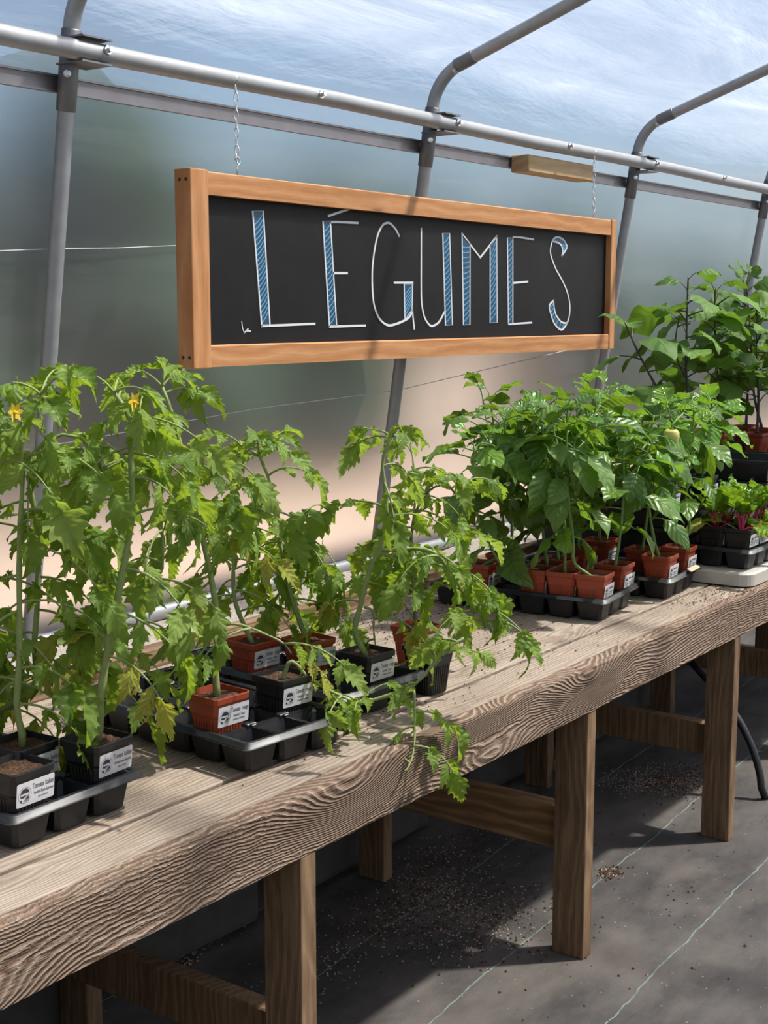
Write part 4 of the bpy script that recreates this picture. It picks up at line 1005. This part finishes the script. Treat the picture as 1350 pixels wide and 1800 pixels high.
# pale wood tag on the farther tray's rim
m = MB(); pr = [(-0.045,-0.008),(0.036,-0.008),(0.045,0.0),(0.036,0.008),(-0.045,0.008)]
m.v = [(x, y, 0) for x, y in pr]+[(x, y, 0.002) for x, y in pr]; m.face((4,3,2,1,0)); m.face((5,6,7,8,9))
for i in range(5): m.face((i, (i+1)%5, 5+(i+1)%5, 5+i))
tg = link('plant_tag', m.mesh('plant_tag'), M['tag_wood']); tg.location = (3.895, 1.633, ZT+TH+0.004); tg.rotation_euler = (R(28), R(0), R(5)); tag(tg, 'pale wooden plant tag lying on the rim of the farther pepper tray', 'plant tag')

# stacked trays holding the taller plants
def flat_mesh():
    m = MB(); h = 0.075
    def ring(dx, dy, z): x, y = TW/2-dx, TD/2-dy; return [(-x,-y,z),(x,-y,z),(x,y,z),(-x,y,z)]
    rg = [ring(0.016,0.016,0), ring(0.010,0.010,0.05), ring(0.006,0.006,h-0.014), ring(0.0,0.0,h-0.012), ring(0.001,0.001,h), ring(0.008,0.008,h), ring(0.018,0.018,0.006)]
    for r_ in rg: m.v += r_
    for a in range(len(rg)-1):
        for i in range(4): m.face((a*4+i, a*4+(i+1)%4, (a+1)*4+(i+1)%4, (a+1)*4+i))
    m.face((3,2,1,0)); e = (len(rg)-1)*4; m.face((e,e+1,e+2,e+3))
    return m.mesh('flat')
FLAT = flat_mesh(); FLAT.materials.append(M['tray'])
def stack(x, y, n, rot, what, z0=ZT):
    names = ['bottom', 'second', 'third', 'fourth', 'fifth']
    for k in range(n):
        o = link('nursery_flat', FLAT, None); o.location = (x+0.004*math.sin(k*3), y, z0+0.001+k*0.078); o.rotation_euler = (0, 0, R(rot+(k % 2)*1.5))
        tag(o, names[k]+' black nursery flat in the stack '+what, 'tray', 'stacked black nursery flats')
    return z0+n*0.078
zA = stack(4.20, 2.00, 3, 2, 'behind the chard')
zA2 = stack(4.52, 2.00, 3, -1, 'right behind the chard')
zB = stack(4.95, 2.02, 4, 1, 'under the left aubergines')
zC = stack(5.30, 2.00, 4, 0, 'under the middle aubergines')
zD = stack(5.65, 1.98, 4, 0, 'under the right aubergines')
B = 0.008
pepper_plant((4.16, 1.86, zA-0.064+B), R(3), 'black', None, 'light green pepper at the front of the tray stack', 121, 0.26, 18, lib='light', group='light green peppers on the stack')
pepper_plant((4.24, 2.10, zA-0.064+B), R(3), 'black', None, 'light green pepper at the back of the tray stack', 122, 0.30, 16, lib='light', group='light green peppers on the stack')
pepper_plant((4.48, 1.86, zA2-0.064+B), R(3), 'black', None, 'light green pepper right on the tray stack behind the chard', 123, 0.26, 16, lib='light', group='light green peppers on the stack')

def eggplant(loc, pix, label, seed, h=0.6, nleaf=18, branches=()):
    rg = random.Random(seed); loc = Vector(loc); root = empty('potted_aubergine', loc); tag(root, label, 'potted plant', 'potted aubergine plants')
    add_pot(root, 'red', R(rg.uniform(-5,5)), None, seed)
    pts = [Vector((0,0,PH-0.016))]+([ondepth(u, v, loc)-loc for u, v in pix] if pix else [Vector((rg.uniform(-.03,.03)*k, rg.uniform(-.03,.03)*k, PH+h*k)) for k in (0.3,0.6,1.0)])
    P, L = plant_stem(root, pts, 0.0065, 0.003, 'egg_stem'); az = rg.uniform(0, 6)
    sets = [(P, 0.22, nleaf)]
    for bp in branches:
        Q, _ = plant_stem(root, [ondepth(u, v, loc)-loc for u, v in bp], 0.0042, 0.0025, 'egg_stem', 'branch', 12); sets.append((Q, 0.4, 4))
    for S, st, nl in sets:
        for k in range(nl):
            t = st+(1-st)*((k+0.5)/nl); q = min(len(S)-2, int(t*(len(S)-1))); az += 2.4+rg.uniform(-.4,.4); tp = t > 0.88
            el = rg.uniform(0.4, 1.0) if tp else rg.uniform(-0.3, 0.5)
            d = Vector((math.cos(az)*math.cos(el), math.sin(az)*math.cos(el), math.sin(el)))
            s = rg.uniform(0.09, 0.13) if tp else rg.uniform(0.14, 0.205)
            link('leaf', ELEAF[rg.randrange(4)], None, root, leaf_frame(S[q].lerp(S[q+1], rg.random()), d, Vector((rg.uniform(-.4,.4), rg.uniform(-.5,.3), 1)), rg.gauss(0, 0.3), s))
zb = zB-0.064+B
eggplant((5.03, 2.15, zb), [(1209,700),(1206,640),(1207,580),(1208,530),(1210,485)], 'tall aubergine with dark stem and big leaves nearest the chalkboard', 201, nleaf=17, branches=[[(1206,665),(1190,630),(1188,590),(1195,555)]])
eggplant((4.88, 2.18, zb), [(1166,710),(1140,655),(1122,620),(1106,585),(1098,565)], 'thin aubergine shoot leaning left beside the chalkboard frame', 206, nleaf=8)
eggplant((5.27, 2.13, zC-0.064+B), [(1262,690),(1258,600),(1256,545),(1258,505)], 'aubergine second from the chalkboard', 202, nleaf=19)
eggplant((5.37, 2.00, zC-0.064+B), None, 'aubergine at the front of the middle tray stack', 203, 0.50, nleaf=18)
eggplant((5.60, 2.06, zD-0.064+B), [(1325,690),(1320,600),(1316,545),(1312,500)], 'aubergine at the right picture edge in red pot', 204, nleaf=20)
eggplant((5.72, 2.18, zD-0.064+B), None, 'aubergine at the right picture edge, farther back', 205, 0.62, nleaf=18)

# white slab and chard
m = MB(); sec = []; x0, x1, y0, y1, c = 4.02, 5.4, 1.50, 1.86, 0.05
for (cx, cy, a0) in ((x1-c, y1-c, 0), (x0+c, y1-c, 90), (x0+c, y0+c, 180), (x1-c, y0+c, 270)):
    for k in range(7): a = R(a0+15*k); sec.append((cx+c*math.cos(a), cy+c*math.sin(a), cx+(c-0.006)*math.cos(a), cy+(c-0.006)*math.sin(a)))
n = len(sec); z0, z1 = ZT+0.004, ZT+0.046
m.v = [(a, b, z0) for a, b, _, _ in sec]+[(a, b, z1-0.006) for a, b, _, _ in sec]+[(a, b, z1) for _, _, a, b in sec]
for r_ in (0, 1):
    for i in range(n): m.face((r_*n+i, r_*n+(i+1)%n, (r_+1)*n+(i+1)%n, (r_+1)*n+i))
m.face(range(2*n, 3*n)); m.face(range(n-1, -1, -1))
tag(link('white_slab', m.mesh('white_slab'), M['slab']), 'off-white rounded slab on the bench under the chard tray', 'slab')
T5 = Tray(4.605, 1.515, 90.0, 'black cell tray of chard standing on the white slab', z1)
def chard(loc, label, seed, rz):
    rg = random.Random(seed); loc = Vector(loc); root = empty('potted_chard', loc); tag(root, label, 'potted plant', 'potted chard plants')
    add_pot(root, 'black', rz, TEXT_BE, seed, dx=0.010)
    for k in range(9):
        a = k*2.4+seed; el = rg.uniform(0.75, 1.4) if k > 2 else rg.uniform(0.1, 0.4)
        d = Vector((math.cos(a)*math.cos(el), math.sin(a)*math.cos(el), math.sin(el)))
        mt = CLEAF if k != 1 else YLEAF
        link('leaf', mt[rg.randrange(len(mt))], None, root, leaf_frame(Vector((math.cos(a)*0.006, math.sin(a)*0.006, PH-0.014)), d, Vector((-math.cos(a), -math.sin(a), 1.2)), rg.gauss(0, 0.3), rg.uniform(0.085, 0.125)))
chard(T5.cell(0, 5), 'chard with magenta stems in front corner black pot on the slab', 301, 0)
chard(T5.cell(1, 5), 'chard with magenta stems, second black pot back from the corner', 302, 0)
chard(T5.cell(0, 4), 'chard with magenta stems in the right front black pot', 303, 0)
chard(T5.cell(1, 4), 'chard with magenta stems behind the right front chard', 304, 0)
chard(T5.cell(0, 3), 'chard at the right picture edge in a black pot', 305, 0)

# ------------------------------------------------------------------ under the bench: blocks, hose, scraps, debris
for k, (x, y, l, h, rz, lab) in enumerate([(1.75,2.33,0.55,0.13,2,'grey concrete block on the floor at the lower left under the bench'), (2.36,2.36,0.48,0.12,-3,'grey concrete block behind the left bench leg'), (3.12,2.36,0.62,0.13,1,'grey concrete block behind the left back leg'), (3.95,2.36,0.55,0.13,-2,'grey concrete block behind the middle bench leg'), (4.75,2.34,0.7,0.15,4,'large grey concrete block beyond the middle leg')]):
    m = MB(); m.box(-l/2, l/2, -0.075, 0.075, 0, h); o = link('concrete_block', m.mesh('concrete_block', bevel=0.018, seg=2), M['concrete']); o.location = (x, y, 0.002); o.rotation_euler = (0, 0, R(rz)); tag(o, lab, 'block', 'concrete blocks under the bench')
pts = [Vector((4.30,1.80,0.42)), Vector((4.285,1.66,0.30)), Vector((4.28,1.585,0.20)), Vector((4.275,1.54,0.10)), Vector((4.272,1.517,0.012)), Vector((4.40,1.50,0.012)), Vector((4.7,1.62,0.012)), Vector((5.2,1.60,0.012))]
P, _ = resample(pts, 40); m = MB(); m.tube(P, 0.0125, 10); o = link('water_hose', m.mesh('water_hose', True), M['hose']); tag(o, 'black water hose curving down beside the far bench leg', 'hose')
def scatter(name, patches, mat, label, seed, smin, smax):
    rg = random.Random(seed); m = MB()
    for (cx, cy, sx, sy, z, n) in patches:
        for k in range(n):
            x, y = rg.gauss(cx, sx), rg.gauss(cy, sy); s = rg.uniform(smin, smax)
            if z > 0.1 and not (1.48 < y < 2.31): continue
            b = len(m.v); a = rg.uniform(0, 6)
            for q in range(4): m.v.append((x+s*math.cos(a+q*PI/2)*rg.uniform(.6,1.1), y+s*math.sin(a+q*PI/2)*rg.uniform(.6,1.1), z+s*0.25))
            m.v.append((x, y, z+s*rg.uniform(0.7, 1.2))); m.v.append((x, y, z-s*0.2))
            for q in range(4): m.face((b+q, b+(q+1)%4, b+4)); m.face((b+(q+1)%4, b+q, b+5))
    o = link(name, m.mesh(name), mat); tag(o, label, 'debris', kind='stuff')
scatter('spilled_perlite', [(2.93,1.78,0.12,0.07,0,380),(2.95,1.98,0.16,0.07,0,420),(3.25,2.12,0.25,0.06,0,220),(4.21,1.93,0.08,0.06,0,420),(4.26,1.80,0.09,0.05,0,320),(2.45,2.0,0.12,0.06,0,200),(3.1,1.4,0.7,0.2,0,140),(3.42,1.66,0.02,0.015,0,60),(2.3,2.28,0.12,0.02,0,150),(3.0,1.1,0.8,0.3,0,90)], M['perlite'], 'pale perlite and grit spilled on the ground fabric', 5, 0.0015, 0.0042)
scatter('spilled_bark', [(2.93,1.80,0.14,0.09,0,420),(2.9,2.0,0.2,0.08,0,500),(4.26,1.82,0.1,0.06,0,420),(3.42,1.66,0.025,0.015,0,120),(3.3,2.1,0.3,0.08,0,220),(3.3,1.55,0.4,0.2,0,120)], M['bark'], 'dark bark crumbs spilled on the ground fabric', 6, 0.002, 0.006)
scatter('bench_crumbs', [(3.0,2.16,0.22,0.09,ZT,420),(2.75,2.1,0.2,0.12,ZT,260),(3.85,1.57,0.12,0.03,ZT,140),(4.0,1.5,0.1,0.02,ZT,50),(2.3,1.62,0.2,0.03,ZT,50),(3.0,1.8,0.25,0.2,ZT,160)], M['bark'], 'soil crumbs spilled on the bench planks', 7, 0.0012, 0.0038)
scatter('bench_perlite', [(3.0,2.16,0.22,0.09,ZT,160),(2.8,2.0,0.3,0.15,ZT,70),(2.2,1.58,0.5,0.05,ZT,18)], M['perlite'], 'perlite grains spilled on the bench planks', 8, 0.0012, 0.003)
sc_ = link('fallen_leaf', PLIGHT[2], None); sc_.matrix_world = leaf_frame(onz(945,1365,0.03), Vector((0.6,-0.8,0.25)), Vector((0.2,-0.6,1)), 0.3, 0.16); tag(sc_, 'fallen green leaf on the dark floor under the bench', 'leaf')
